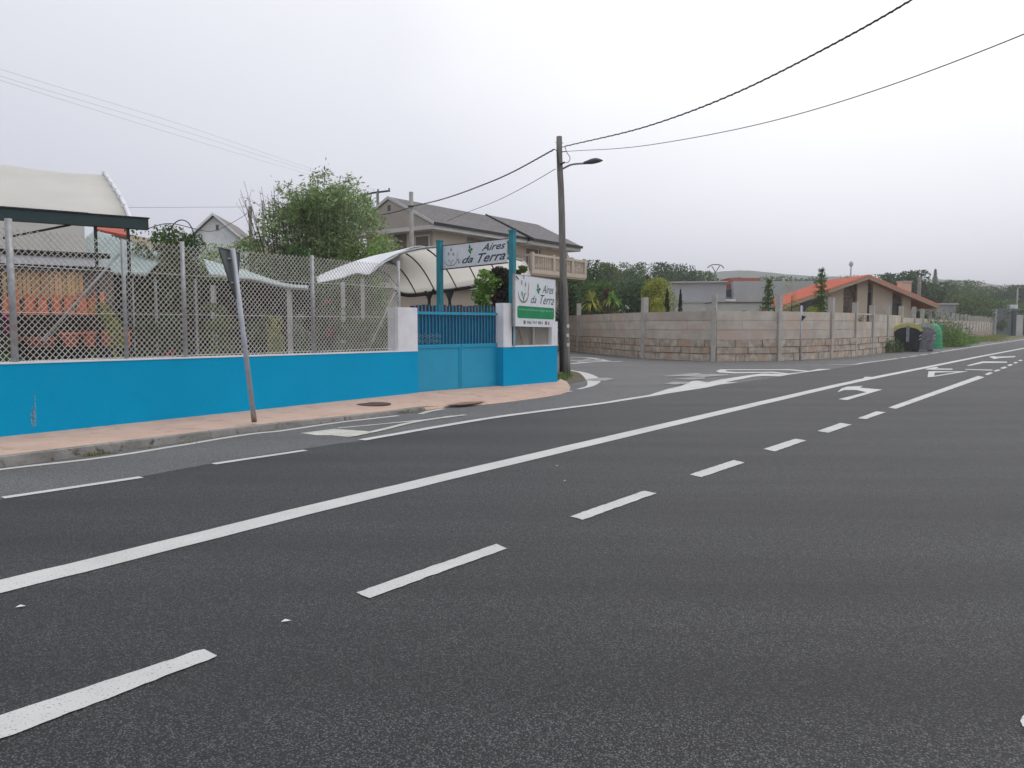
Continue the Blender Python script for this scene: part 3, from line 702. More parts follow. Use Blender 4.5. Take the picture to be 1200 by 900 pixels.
b = MB(); b.prism(tri(.45, -.02, .80, .055), pn*.006); b.build('sign_plate', M['sign_back'], ts_)
b = MB(); p1 = tri(.45, -.02, .80, .05); 
for i in range(len(p1)): b.tube([p1[i], p1[(i+1) % len(p1)]], .011, 5)
b.build('plate_rim', M['sign_back'], ts_)
b = MB(); b.prism(tri(.44, -.025, .79, .062), pn*.002); b.build('sign_face', M['sign_rim'], ts_)
for k in (.16, .52): MB().tube([B0+axis*(Ls-k)-pd*.14+pn*.044, B0+axis*(Ls-k)+pd*.14+pn*.044], .014, 6).build('clamp', M['galv'], ts_)

# ================================================================== POLES AND WIRES
pb = G(664, 441, 0)
pl = thing('utility_pole', 'tall weathered wooden pole with a street lamp arm, at the corner of the blue wall', 'utility pole', pb)
ptop = P(655.2, 160, pb.y)
b = MB(); n = 14
b.tube([pb.lerp(ptop, i/n)+Vector((random.uniform(-.012, .012), 0, 0)) for i in range(n+1)], [.135-.045*i/n for i in range(n+1)], 12); b.build('pole', M['wood_pole'], pl, smooth=True)
def pp(x, y, dd=0): return P(x, y, pb.y+dd)
b = MB(); b.tube([pp(657.5, 436, -.14), pp(657, 380, -.14), pp(656.3, 330, -.13)], .055, 8); b.build('cable_guard', M['dark_metal'], pl, smooth=True)
b = MB(); b.tube(catmull([pp(659, 198), pp(668, 193.5, -.1), pp(676, 192, -.15), pp(686, 191.5, -.2)], 5), .03, 8); b.build('lamp_arm', M['lamp_arm'], pl, smooth=True)
b = MB()
ca = [pp(684, 191.5, -.2), pp(692, 189.5, -.25), pp(698, 188, -.3), pp(706.5, 187.8, -.32)]
b.tube(catmull(ca, 5), [.05, .06, .07, .08, .09, .10, .105, .11, .11, .11, .11, .10, .09, .07, .045, .015], 10)
for q in b.v: q.z = ca[1].z + (q.z-ca[1].z)*.75
b.build('lamp_head', M['lamp_grey'], pl, smooth=True)
for a_, c_, r_ in ((pp(651, 167), pp(660, 167.5), .012), (pp(652, 173), pp(662, 172), .012), (pp(656, 193, -.1), pp(662, 190, -.12), .03), (pp(658, 178, -.1), pp(663, 177.5, -.1), .015)): MB().tube([a_, c_], r_, 6).build('bracket', M['dark_metal'], pl)
b = MB(); b.tube(catmull([pp(662, 171.5), pp(664, 178, -.05), pp(668, 185, -.05), pp(666, 190, -.05), pp(661, 191, -.1)], 6), .011, 6); b.tube(catmull([pp(650, 175), pp(653, 179, -.1), pp(655, 200, -.12)], 6), .011, 6); b.build('drop_cable', M['black'], pl)
def label_tag(x, y, w_, h_):
    q = pp(x, y, -.14); return MB().box(q.x-w_/2, q.x+w_/2, q.y-.004, q.y, q.z-h_/2, q.z+h_/2)
for x, y in ((668, 382), (667.5, 393), (668, 404)): 
    q = pp(x, y, -.12); MB().box(q.x-.10, q.x-.02, q.y-.02, q.y-.01, q.z-.05, q.z+.05).build('paper_scrap', M['sign_white'], pl)

def wire(name, label, px, D0, D1, r, twist=False, group=None, m='black'):
    c = catmull([(x, y, 0) for x, y in px], 14); x0, x1 = px[0][0], px[-1][0]
    pts = [P(q.x, q.y, 1/((1/D0)+(1/D1-1/D0)*(q.x-x0)/(x1-x0))) for q in c]
    b = MB(); b.tube(pts, r, 5)
    if twist:
        seg = []
        for i in range(len(pts)-1):
            for k in range(6): seg.append(pts[i].lerp(pts[i+1], k/6))
        tw = [p + Vector((0, math.cos(i*.9)*r*1.1, math.sin(i*.9)*r*1.1)) for i, p in enumerate(seg)]
        b.tube(tw, r*.7, 4)
    o = b.build(name, M[m]); tag(o, label, 'cable', group); return o
D = pb.y
wire('overhead_cable', 'thick twisted black cable rising from the wooden pole to the top of the photo', [(662, 171.5), (760, 147.5), (860, 110), (965, 58), (1068, 0), (1200, -85)], D, 9, .014, True)
wire('overhead_cable', 'thin dark cable running from the wooden pole to the upper right edge', [(663, 177.5), (760, 170), (900, 143), (1040, 101), (1200, 40), (1330, -18)], D, 9, .008)
wire('overhead_cable', 'thick black cable sagging from the wooden pole down to the grey pole by the house', [(649.5, 175), (600, 202), (560, 219), (520, 233), (483, 242)], D, 37, .02, True)
wire('overhead_cable', 'thin cable sloping from the wooden pole to the eave of the grey-roofed house', [(651, 198), (620, 216), (585, 234), (550, 248), (524, 259)], D, 41, .011)
wire('overhead_cable', 'dark cable running from the grey pole past the house gable into the tree', [(482, 242.5), (465, 248), (445, 252), (430, 254)], 37, 36, .022)
for i, (ya, ym, yb, lb) in enumerate(((81, 142, 222, 'topmost of three thin power lines crossing the sky at the upper left'), (89, 149, 223.5, 'middle of three thin power lines crossing the sky at the upper left'), (94, 156, 226, 'lowest of three thin power lines crossing the sky at the upper left'))):
    wire('power_line', lb, [(-60, ya-22), (0, ya), (200, ym), (330, (ym+yb)/2+6-2), (440, yb)], 34, 72, .0055, group='three thin power lines', m='pale_wire')
wire('power_line', 'faint level line over the roofs left of the white gabled house', [(-40, 252), (120, 244), (210, 243), (290, 242.5)], 40, 62, .012, m='far_pole')
wire('service_cable', 'dark cable dropping from the short far pole to the left past the white gable', [(295, 247), (270, 262), (245, 271), (200, 262), (172, 268)], 60, 30, .02)
def simple_pole(name, label, x, ytop, D, r, m='far_pole', extra=None):
    t = thing(name, label, 'utility pole', (P(x, 300, D).x, D, 0)); zt = P(x, ytop, D).z; X = t.location.x
    MB().tube([(X, D, 0), (X, D, zt*.5), (X, D, zt)], [r*1.2, r*1.1, r], 10).build('pole', M[m], t, smooth=True); return t, X, zt
t, X, zt = simple_pole('utility_pole', 'plain square-topped grey pole in front of the grey-roofed house gable', 482.5, 225, 37, .10, 'concrete_pole')
b = MB(); b.tube([(X-.15, 36.9, P(482, 242, 37).z), (X+.15, 36.9, P(482, 242, 37).z)], .04, 6); b.build('clamp', M['dark_metal'], t)
t, X, zt = simple_pole('utility_pole', 'T-topped power pole beyond the big willow, left of the house gable', 443.5, 224, 70, .12)
b = MB(); b.tube([P(429, 228, 70), P(437, 226, 70), P(457, 223.5, 70)], .09, 6); b.build('crossarm', M['dark_metal'], t)
for x_, y_ in ((431, 225.5), (443, 222.5), (456, 221.5)): MB().tube([P(x_, y_+1.5, 70), P(x_, y_-1, 70)], .07, 6).build('insulator', M['dark_metal'], t)
t, X, zt = simple_pole('utility_pole', 'short dark pole standing right of the white gabled house', 294.5, 242, 60, .13, 'wood_pole')
b = MB(); b.tube([P(292, 247, 60), P(291.5, 255, 60)], .08, 6); b.build('junction_box', M['dark_metal'], t)
simple_pole('utility_pole', 'thin pale pole at the left edge of the big willow', 309.5, 235, 66, .11, 'concrete_pole')
simple_pole('utility_pole', 'dark wooden pole behind the chimney of the orange-roofed house', 1078.7, 324.5, 78, .17, 'wood_pole')
simple_pole('utility_pole', 'pale thin pole at the far right edge above the grey block', 1194.5, 338, 130, .12, 'concrete_pole')
t, X, zt = simple_pole('power_pole', 'steel pole with a curved branching crossarm above the concrete building', 838.5, 318, 130, .13)
b = MB(); b.tube(catmull([P(829, 314, 130), P(833, 310.8, 130), P(839, 310, 130), P(845, 311, 130), P(848.5, 314.5, 130)], 5), .08, 6); b.tube([P(838.5, 319, 130), P(834, 311.5, 130)], .07, 5); b.tube([P(838.5, 319, 130), P(843.5, 311.5, 130)], .07, 5); b.build('crossarm', M['dark_metal'], t)
t = thing('communication_mast', 'faint mast with an oval head far behind the orange-roofed house', 'mast', (P(997, 322, 420).x, 420, 0))
X = t.location.x; b = MB(); b.tube([(X, 420, 0), (X, 420, P(997, 310, 420).z)], [.8, .3], 8); b.build('mast', M['concrete_pole'], t)
b = MB(); zc = P(997, 309.5, 420).z; b.lathe([(.2, -1.6), (.9, -1), (1.2, 0), (.9, 1), (.2, 1.6)], (X, 420, zc), 10); b.build('antenna_head', M['concrete_pole'], t, smooth=True)

# ================================================================== NURSERY YARD
yard = MB().poly(flat([W0-WD*14-WN*.1, W1-WN*.2, G0-WN*.3, Vector((1.2, 26, 0)), Vector((-1.6, 38, 0)), Vector((-30, 34, 0)), Vector((-34, 6, 0))], .02)).build('nursery_yard', M['soil'], origin=(0, 0, 0)); tag(yard, kind='structure')

# ---- white polythene tunnel (left)
E0 = P(151, 255, 17); ax = Vector((.81, .58, 0)).normalized(); bk = Vector((-.58, .81, 0)).normalized()
tn = thing('greenhouse', 'big white plastic-sheeted greenhouse tunnel behind the dark green beam, at the left edge', 'greenhouse', (E0.x, E0.y, 0))
ztp = P(128, 204, 19.5).z; ze = E0.z; rows = []
for j in range(13):
    yy = 6.6*j/12; q_ = j/6; zz = (ze-.05 + (ztp-ze+.05)*q_**.82) if j <= 6 else ztp-(ztp-4.95)*((j-6)/6)**1.6
    yy = 3.2*(j/6) if j <= 6 else 3.2+2.6*(j-6)/6
    row = []
    for i in range(25):
        s_ = i*.7; sag = .05*math.sin(i*math.pi/3)**2 if 0 < j < 12 else 0
        row.append(Vector((E0.x, E0.y, 0))+bk*yy-ax*s_+Vector((0, 0, zz-sag)))
    rows.append(row)
b = MB().grid(rows, thick=(0, 0, -.03)); b.build('plastic_cover', M['tarp'], tn, smooth=True)
b = MB(); b.tube([r_[0]+ax*.03+Vector((0, 0, .02)) for r_ in rows], .045, 8); pass
for r_ in rows[1:]: b.box(r_[0].x-.035, r_[0].x+.035, r_[0].y-.035, r_[0].y+.035, r_[0].z, r_[0].z+.075)
b.build('end_hoop', M['white_wall'], tn)
b = MB(frame(E0.x, E0.y, -ax.x, -ax.y)); zlo = P(60, 300, 16).z
b.box(.86, 16, -.05, -.02, zlo, ze+.02); b.build('side_curtain', mat('lightened_curtain_sheet', (.88, .865, .82), .6, (.82, .81, .77), .9, trans=.45), tn)  # same plastic as the cover, colour lightened to offset shade under the beam
b = MB(); b.tube([P(0, 229, 17.0), P(60, 221, 17.8), P(127, 211, 19.4)], .012, 5); b.tube([P(-40, 232, 16.4), P(0, 229, 17.0)], .012, 5); b.build('tie_rope', M['galv'], tn)
b = MB(frame(E0.x, E0.y, -ax.x, -ax.y))
for s_ in (3.2, 5.6, 8):
    MB(frame(E0.x, E0.y, -ax.x, -ax.y)).box(s_, s_+.07, .0, .07, 0, ze).build('tunnel_post', M['dark_metal'], tn)

# ---- dark green flat beam canopy in front of it
BE = P(173, 264, 13.6); bm_ = thing('steel_canopy', 'dark green steel beam on thin dark posts, at the left edge above the fence', 'canopy', (BE.x, BE.y, 0))
Mb = frame(BE.x, BE.y, -ax.x, -ax.y); zt = P(173, 257, 13.6).z; zbm = P(173, 269.5, 13.6).z
b = MB(Mb); b.box(0, 12, -.08, .08, zbm, zt); b.build('front_beam', M['beam_green'], bm_)
b = MB(Mb); b.box(-.02, 12, -.10, .10, zt+.002, zt+.02); b.box(.9, 12, -.09, -.081, zt+.03, zt+.05); b.build('beam_flashing', M['dark_metal'], bm_)
for x_, yb_ in ((151, 400), (113, 400), (-2, 400)):
    q = P(x_, 300, BE.y); u = ray(x_, 300)[0]; t = (BE.x-u*BE.y)/(ax.x-u*ax.y)
    MB(Mb).box(t-.024, t+.024, -.024, .024, 0, zbm).build('canopy_post', M['dark_metal'], bm_)
b = MB(Mb); tt = (BE.x-ray(0, 300)[0]*BE.y)/(ax.x-ray(0, 300)[0]*ax.y); b.tube([(tt-1.0+.0, 0, zbm), (tt-.05, 0, zbm-.28)], .02, 6); b.build('knee_brace', M['dark_metal'], bm_)

# ---- pot shelves with cane screen
sh0 = P(120, 345, 14.2); Ms = Matrix(((-ax.x, bk.x, 0, sh0.x), (-ax.y, bk.y, 0, sh0.y), (0, 0, 1, 0), (0, 0, 0, 1)))
pot_sh = thing('display_shelf', 'dark shelving with an orange cane screen above, holding terracotta pots behind the fence', 'shelf', (sh0.x, sh0.y, 0))
zof = lambda y_, D_=14.2: P(100, y_, D_).z
for ya, yb_, m_ in ((297, 303, 'shelf'), (313, 318, 'shelf')):
    MB(Ms).box(-.15, 9, -.02, .04, zof(yb_), zof(ya)).build('rail', M[m_], pot_sh)
MB(Ms).box(.0, 9, .0, .02, zof(312.9), zof(303.1)).build('fascia', M['white_wall'], pot_sh)
b = MB(Ms); x = .3
while x < 9:
    w_ = random.uniform(.05, .075); b.box(x, x+w_-.006, .05+random.uniform(0, .012), .075, zof(352), zof(320)+random.uniform(-.02, .02)); x += w_+random.uniform(0, .012)
b.build('cane_screen', M['bamboo'], pot_sh)
zs1 = zof(370, 14.0); zs2 = zof(406, 14.0)
for zz in (zs1, zs2): MB(Ms).box(-.25, 9, -.42, .06, zz-.05, zz).build('shelf_board', M['shelf'], pot_sh)
for x in (-.2, 1.6, 3.4, 5.2): MB(Ms).box(x, x+.05, -.4, -.35, 0, zs1-.052).build('leg', M['shelf'], pot_sh)
MB(Ms).box(-.2, 9, .08, .1, .1, zof(318)).build('back_panel', M['shutter'], pot_sh)
def make_pot(label, cat, m, prof, loc, group):
    t = thing('flower_pot', label, cat, loc, group)
    MB().lathe([(r, z) for r, z in prof], loc, 14).build('pot_body', M[m], t, smooth=False)
    h = prof[-1][1]; rr = prof[-1][0]
    MB().lathe([(rr+.012, h-.05), (rr+.018, h-.045), (rr+.018, h+.004), (rr-.012, h+.004), (rr-.02, h-.06)], loc, 14).build('rim', M[m], t)
    return t
def shelf_pt(px, y_off=-.2, z=0):
    u = ray(px, 360)[0]; o = Ms @ Vector((0, y_off, 0)); t = (o.x-u*o.y)/(ax.x-u*ax.y)
    return Vector((o.x-ax.x*t, o.y-ax.y*t, z))
base_t = make_pot('orange upturned pot of the upper row, first one right of the thick fence post', 'flower pot', 'terracotta', [(.098, 0), (.095, .05), (.078, .24), (.066, .36)], shelf_pt(35, z=zs1), 'terracotta pots in the upper shelf row')
for i, px in enumerate((5, 17, 50, 66, 81, 96, 108, 117)):
    c_ = copy_tree(base_t); c_.location = shelf_pt(px, z=zs1, y_off=-.2+.05*math.sin(i*2.3)); s_ = .9+.2*((i*37) % 10)/10; c_.scale = (s_*.92, s_*.92, s_*(1.1 if i % 2 else .93))
    c_['label'] = ('orange upturned pot at the left photo edge, first of the upper shelf row', 'second orange pot of the upper row, between the photo edge and the thick fence post', 'orange upturned pot of the upper row, fourth from the left', 'orange upturned pot of the upper row, fifth from the left', 'orange upturned pot of the upper row, sixth from the left', 'orange upturned pot of the upper row, just left of the slanting brace', 'orange upturned pot of the upper row, second from its right end', 'last orange upturned pot of the upper row, beside the yellow-green plant')[i]
low = make_pot('largest reddish pot of the lower row, just right of the slanting brace', 'flower pot', 'terracotta', [(.10, 0), (.105, .02), (.16, .26)], shelf_pt(80, z=zs2), 'terracotta pots in the lower shelf row')
for px, s_, lb in ((103, .8, 'reddish pot of the lower row, middle one between brace and yellow plant'), (124, .85, 'reddish pot of the lower row, directly under the yellow-green plant'), (147, .72, 'last reddish pot of the lower row, right of the yellow-green plant')):
    c_ = copy_tree(low); c_['label'] = lb; c_.location = shelf_pt(px, z=zs2); c_.scale = (s_, s_, 1.05)
low2 = make_pot('dark brown low pot in the lower row, right beside the thick fence post', 'flower pot', 'terracotta_dk', [(.12, 0), (.13, .03), (.17, .17)], shelf_pt(40, z=zs2), 'brown pots in the lower shelf row')
for px, lb in ((8, 'dark brown low pot in the lower row at the left photo edge'), (52, 'dark brown low pot in the lower row, left of the slanting brace')): c_ = copy_tree(low2); c_['label'] = lb; c_.location = shelf_pt(px, z=zs2)

# ---- teal sheet roofs and shade house, its backing painted as dark depth
def wavy_roof(name, rows_px, mt, par, thick=.04):
    (a, b_), (c_, d_) = rows_px; n = 40
    A = []; Bq = []
    for i in range(n+1):
        t = i/n; A.append(a.lerp(b_, t)+Vector((0, 0, .03*math.cos(i*math.pi)))); Bq.append(c_.lerp(d_, t)+Vector((0, 0, .03*math.cos(i*math.pi))))
    return MB().grid([A, Bq], thick=(0, 0, -thick)).build(name, mt, par)
sn = thing('shade_shed', 'dark open shed with a pale teal sheet roof, behind the fence at the shelf end', 'shed', (P(140, 330, 20).x, 20, 0))
wavy_roof('shed_roof', ((P(112, 270, 21), P(196, 299, 22)), (P(60, 316, 17.2), P(172, 321, 18))), M['teal_roof'], sn)
b = MB(); 
a_, c_ = P(112, 330, 21.2), P(250, 330, 22.8)
b.prism([Vector((a_.x, a_.y, 0)), Vector((c_.x, c_.y, 0)), Vector((c_.x, c_.y, P(250, 328, 22.8).z)), Vector((a_.x, a_.y, P(112, 290, 21.2).z))], Vector((.03, -.08, 0))); b.build('back_wall', M['depth_net'], sn)  # netting wall added so the yard behind reads as deep shade
for x in (155, 182, 229): q = P(x, 330, 17.8); MB().tube([(q.x, q.y, 0), (q.x, q.y, P(x, 327, 17.8).z)], .03, 8).build('shed_post', M['galv'], sn)
rr_ = thing('low_house', 'sliver of red tiled roof over a pale wall, right of the white greenhouse', 'house', (P(130, 270, 26).x, 26, 0))
b = MB(); b.grid([[P(112, 255, 27), P(150, 262, 26)], [P(112, 268, 24), P(151, 276, 23.4)]], thick=(0, 0, -.08)); b.build('roof', M['red_roof'], rr_)
b = MB(); q = P(112, 280, 24.6); q2 = P(149, 282, 24); b.prism([Vector((q.x, q.y, 0)), Vector((q2.x, q2.y, 0)), Vector((q2.x+.3, q2.y+2.3, 0)), Vector((q.x+.3, q.y+2.6, 0))], Vector((0, 0, P(130, 276, 24.4).z))); b.build('wall', M['cream_wall'], rr_)
sn2 = thing('shade_shed', 'low dark shed with a curved pale teal roof, behind the leaning sign', 'shed', (P(290, 340, 19).x, 19, 0))
top_ = [P(x, y, 20.5) for x, y in ((238, 303), (262, 310), (292, 318), (312, 325), (330, 331), (345, 333.5), (362, 334.5))]
bot_ = [P(x, y, 18.2) for x, y in ((246, 322), (262, 323.5), (285, 326), (305, 329), (325, 334), (343, 337), (360, 338))]
MB().grid([top_, bot_], thick=(0, 0, -.05)).build('shed_roof', M['teal_roof'], sn2)
b = MB(); b.tube([q+Vector((0, -.03, 0)) for q in bot_], .035, 6); b.build('roof_edge', M['eave_white'], sn2)
b = MB(); q = P(238, 340, 20.7); q2 = P(365, 340, 20.7); b.box(q.x, q2.x, 20.6, 20.7, 0, 2.8); b.build('back_wall', M['depth_net'], sn2)  # second dark backing, painted shade under the curved roof
for x in (250, 339): q = P(x, 340, 18.3); MB().box(q.x-.05, q.x+.05, q.y-.05, q.y+.05, 0, P(x, 334, 18.3).z).build('shed_post', M['eave_white'], sn2)

# ---- curved cream canopy
cn = thing('curved_canopy', 'cream barrel canopy with thin dark ribs, between the fence and the overhead sign', 'canopy', (P(500, 340, 24).x, 24, 0))
def sheet(A, Bq, bulge, n=10):
    rows = []
    for j in range(n+1):
        t = j/n; rows.append([p.lerp(q, t)+Vector((0, 0, bulge*math.sin(math.pi*t)**.9)) for p, q in zip(A, Bq)])
    return rows
near = catmull([P(434, 322, 21.3), P(447, 309.5, 21.5), P(465, 299, 21.7), P(488, 292.5, 22), P(515, 289.5, 22.2), P(548, 291, 22.3), P(580, 297, 22.3), P(612, 306, 22.3)], 4)
far = catmull([P(462, 338.5, 24), P(478, 342.5, 24.2), P(498, 341, 24.4), P(522, 337.5, 24.6), P(548, 333.5, 24.8), P(572, 330, 25), P(596, 327, 25.1), P(622, 324, 25.2)], 4)
rows = sheet(near, far, .18); MB().grid(rows, thick=(0, 0, -.02)).build('canopy_sheet', M['tarp_in'], cn, smooth=True)
b = MB(); b.tube([p+Vector((0, -.02, .01)) for p in near], .035, 6); b.build('front_rim', M['galv'], cn, smooth=True)
b = MB(); b.tube([p+Vector((0, 0, -.10)) for p in far], .06, 6); b.build('eave_beam', M['dark_metal'], cn)
for i in (2, 6, 10, 14, 18, 22):
    b = MB(); b.tube([rows[j][i]+Vector((.0, -.02, -.05)) for j in range(len(rows))], .022, 6); b.build('rib', M['dark_metal'], cn, smooth=True)
ltop = catmull([P(369, 328, 24), P(385, 319, 24), P(402, 311.5, 24), P(420, 305, 24), P(440, 299, 24), P(466, 294.5, 24), P(500, 289, 24)], 3)
lbot = catmull([P(372, 331, 20.8), P(386, 328.5, 20.9), P(402, 325, 21), P(418, 319.5, 21.1), P(432, 321, 21.2), P(448, 309, 21.4), P(466, 299, 21.6)], 3)
MB().grid(sheet(ltop, lbot, .12), thick=(0, 0, -.02)).build('side_sheet', M['white_wall'], cn, smooth=True)
for x, D_, yt in ((503, 24.4, 341), (527, 24.6, 338), (571, 25, 331), (425, 21.3, 322), (402, 21, 326)):
    q = P(x, 350, D_); MB().box(q.x-.045, q.x+.045, q.y-.045, q.y+.045, 0, P(x, yt, D_).z-.1).build('canopy_post', M['dark_metal' if x > 450 else 'eave_white'], cn)
b = MB(); 
for x, D_ in ((503, 24.4), (527, 24.6), (571, 25)):
    b.tube([P(x, 352, D_), P(x-4.5, 341, D_)], .04, 5); b.tube([P(x, 352, D_), P(x+5, 339, D_)], .04, 5)
b.build('knee_brace', M['dark_metal'], cn)
# small building behind the canopy
ob = thing('outbuilding', 'low grey rendered outbuilding with a red-brown fence panel, behind the blue gate', 'outbuilding', (P(540, 360, 29).x, 29, 0))
Mo = frame(P(480, 360, 28).x, 28, .9, .43); 
MB(Mo).box(-1, 5.6, 0, 3, 0, 2.95).build('wall', M['plaster_beige'], ob); MB(Mo).box(-1.3, 5.9, -.3, 3.3, 2.952, 3.12).build('roof', M['eave_white'], ob)
b = MB(Mo)
for i in range(19): b.box(-1+.2*i, -1+.2*i+.19, -3.2, -3.15, 0, 2.25+.02*(i % 3))
b.build('panel_fence', M['red_roof'] if False else mat('red_brown_boards', (.15, .05, .035), .85, (.10, .035, .025), 3), ob)
MB(Mo).box(2.2, 3.0, -.02, 0.01, 0, 2.0).build('door', M['shutter'], ob)

# ================================================================== HOUSE with grey roof and balcony
C0 = P(508, 260, 40); MH = frame(C0.x, C0.y, .58, .81)
h1 = thing('grey_roofed_house', 'large two-storey beige house with grey tiled roof and a stone balcony, above the square sign', 'house', (C0.x, C0.y, 0))
ze = C0.z; rz = P(460, 230.5, 41.9).z; RY = 3.2; XL = 14.4; XS = 8.6
def bx(name, mt, *a, par=h1, fr=None):
    return MB(fr or MH).box(*a).build(name, M[mt], par)
w1 = bx('wall', 'plaster_beige', .75, 3.6, .7, 5.7, 0, ze-.25)
bx('wall', 'plaster_grey', 3.6, 7.9, 1.3, 5.7, 0, ze-.25)
bx('wall', 'plaster_beige', 7.9, 13.6, .7, 5.7, 0, ze-.25)
# porch at the gable end: recessed wall, floor slab and columns
b = MB(MH); b.box(.70, .75, .702, 2.25, 0, ze-.26); b.box(.70, .75, 2.25, 5.7, 0, 4.7); b.build('gable_wall', M['plaster_grey'], h1)
bx('porch_back', 'plaster_grey', .752, .76, 2.25, 5.7, 4.7, ze-.26)
bx('porch_column', 'plaster_beige', .0, .28, 3.85, 4.1, 4.5, ze-.2); bx('porch_column', 'plaster_beige', .0, .28, 5.9, 6.15, 4.5, ze-.2)
bx('porch_slab', 'eave_white', -.4, .70, 2.0, 6.3, 4.35, 4.55)
bx('door', 'shutter', .735, .751, 2.6, 3.5, 4.71, 6.6)
def window(fr, par, x0, x1, z0, z1, y, axis='y', m='shutter', t=.09):
    # frame with sill; axis y: window in a plane y=const, facing -y; axis x: plane x=const facing -x
    def B(m_, a0, a1, d0, d1, c0, c1): 
        return m_.box(a0, a1, y-d1, y-d0, c0, c1) if axis == 'y' else m_.box(y-d1, y-d0, a0, a1, c0, c1)
    b = MB(fr); B(b, x0-t, x0, .002, .05, z0, z1); B(b, x1, x1+t, .002, .05, z0, z1); B(b, x0-t, x1+t, .002, .05, z1, z1+t); B(b, x0-t, x1+t, .002, .08, z0-t, z0)
    o = b.build('window', M['eave_white'], par); b = MB(fr); B(b, x0, x1, .002, .02, z0, z1); b.build('pane', M[m], o); return o
window(MH, h1, .95, 1.85, 5.0, 6.35, .70, 'x')
window(MH, h1, 4.3, 6.2, 5.5, 6.35, 1.3, 'y')
window(MH, h1, 9.35, 10.7, 4.96, 6.4, .7, 'y')
window(MH, h1, 5.0, 6.2, 2.3, 3.5, 1.3, 'y', 'window_dark'); window(MH, h1, 9.6, 11.6, 2.2, 3.9, .7, 'y', 'window_dark')
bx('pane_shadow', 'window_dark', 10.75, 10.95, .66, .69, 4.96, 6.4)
# roof: two sections, each a closed gable prism with soffit
def gable(x0, x1, ye, yr, zeave, zr, yb, name, par=h1, fr=MH, mt='roof_slate', th=.12):
    b = MB(fr)
    prof = [(ye, zeave), (yr, zr), (yb, zeave), (yb, zeave-th), (yr, zr-th), (ye, zeave-th)]
    vs = [(x0, y, z) for y, z in prof]+[(x1, y, z) for y, z in prof]
    b.add(vs, [(0, 1, 7, 6), (1, 2, 8, 7), (2, 3, 9, 8), (3, 4, 10, 9), (4, 5, 11, 10), (5, 0, 6, 11), (0, 5, 4, 1), (1, 4, 3, 2), (6, 7, 10, 11), (7, 8, 9, 10)])
    # tile courses: low ribs running down the slope and lapped rows
    return b.build(name, M[mt], par)
r1 = gable(0, XS, 0, RY, ze, rz, 6.4, 'roof')
r2 = gable(XS, XL, -.35, RY, ze-.08, rz+.05, 6.6, 'roof')
b = MB(MH)
import itertools
for x0, x1, ye, z0, z1 in ((0, XS, 0, ze, rz), (XS, XL, -.35, ze-.08, rz+.05)):
    for i in range(1, 14):
        t = i/14; y = ye+(RY-ye)*t; zz = z0+(z1-z0)*t
        b.box(x0+.02, x1-.02, y-.02, y+.03, zz-.02, zz+.022)
b.build('tile_course', M['roof_slate'], r1)
b = MB(MH)
vv = [(-.001, 0, ze-.12), (-.001, 6.4, ze-.12), (-.001, RY, rz-.12)]
b.add([(.05, .1, ze-.13), (.05, 6.3, ze-.13), (.05, RY, rz-.16), (.2, .1, ze-.13), (.2, 6.3, ze-.13), (.2, RY, rz-.16)], [(0, 2, 1), (3, 4, 5), (0, 1, 4, 3), (1, 2, 5, 4), (2, 0, 3, 5)])
b.build('gable_face', M['plaster_grey'], h1)
bx('gable_vent', 'window_dark', .03, .048, 3.1, 3.3, rz-.75, rz-.45)
b = MB(MH); b.add([(XL-.2, .0, ze-.14), (XL-.2, 6.3, ze-.14), (XL-.2, RY, rz-.16), (XL-.05, .0, ze-.14), (XL-.05, 6.3, ze-.14), (XL-.05, RY, rz-.16)], [(0, 2, 1), (3, 4, 5), (0, 1, 4, 3), (1, 2, 5, 4), (2, 0, 3, 5)]); b.build('gable_face', M['plaster_grey'], h1)
bx('soffit', 'eave_white', .02, XS-.002, .02, 6.3, ze-.34, ze-.13); bx('soffit', 'eave_white', XS, XL-.05, -.3, 6.4, ze-.42, ze-.21)
bx('gutter', 'gutter', .0, XS-.003, -.06, -.002, ze-.14, ze+.01); bx('gutter', 'gutter', XS, XL+.02, -.43, -.352, ze-.22, ze-.06)
b = MB(MH); b.hexa([(XS-.06, -.36, ze-.2), (XS, -.36, ze-.2), (XS, RY, rz-.06), (XS-.06, RY, rz-.06), (XS-.06, -.36, ze-.02), (XS, -.36, ze-.02), (XS, RY, rz+.10), (XS-.06, RY, rz+.10)]); b.build('verge_trim', M['gutter'], h1)
b = MB(MH); b.hexa([(-.05, -.02, ze-.13), (0-.002, -.02, ze-.13), (-.002, RY, rz-.13), (-.05, RY, rz-.13), (-.05, -.02, ze+.02), (-.002, -.02, ze+.02), (-.002, RY, rz+.03), (-.05, RY, rz+.03)])
b.hexa([(-.05, RY, rz-.13), (-.002, RY, rz-.13), (-.002, 6.42, ze-.13), (-.05, 6.42, ze-.13), (-.05, RY, rz+.03), (-.002, RY, rz+.03), (-.002, 6.42, ze+.02), (-.05, 6.42, ze+.02)]); b.build('verge_trim', M['eave_white'], h1)
bx('vent_grille', 'window_dark', 5.0, 5.5, .2, .5, ze-.35, ze-.341); bx('vent_grille', 'window_dark', 11.3, 11.8, .2, .4, ze-.43, ze-.421)
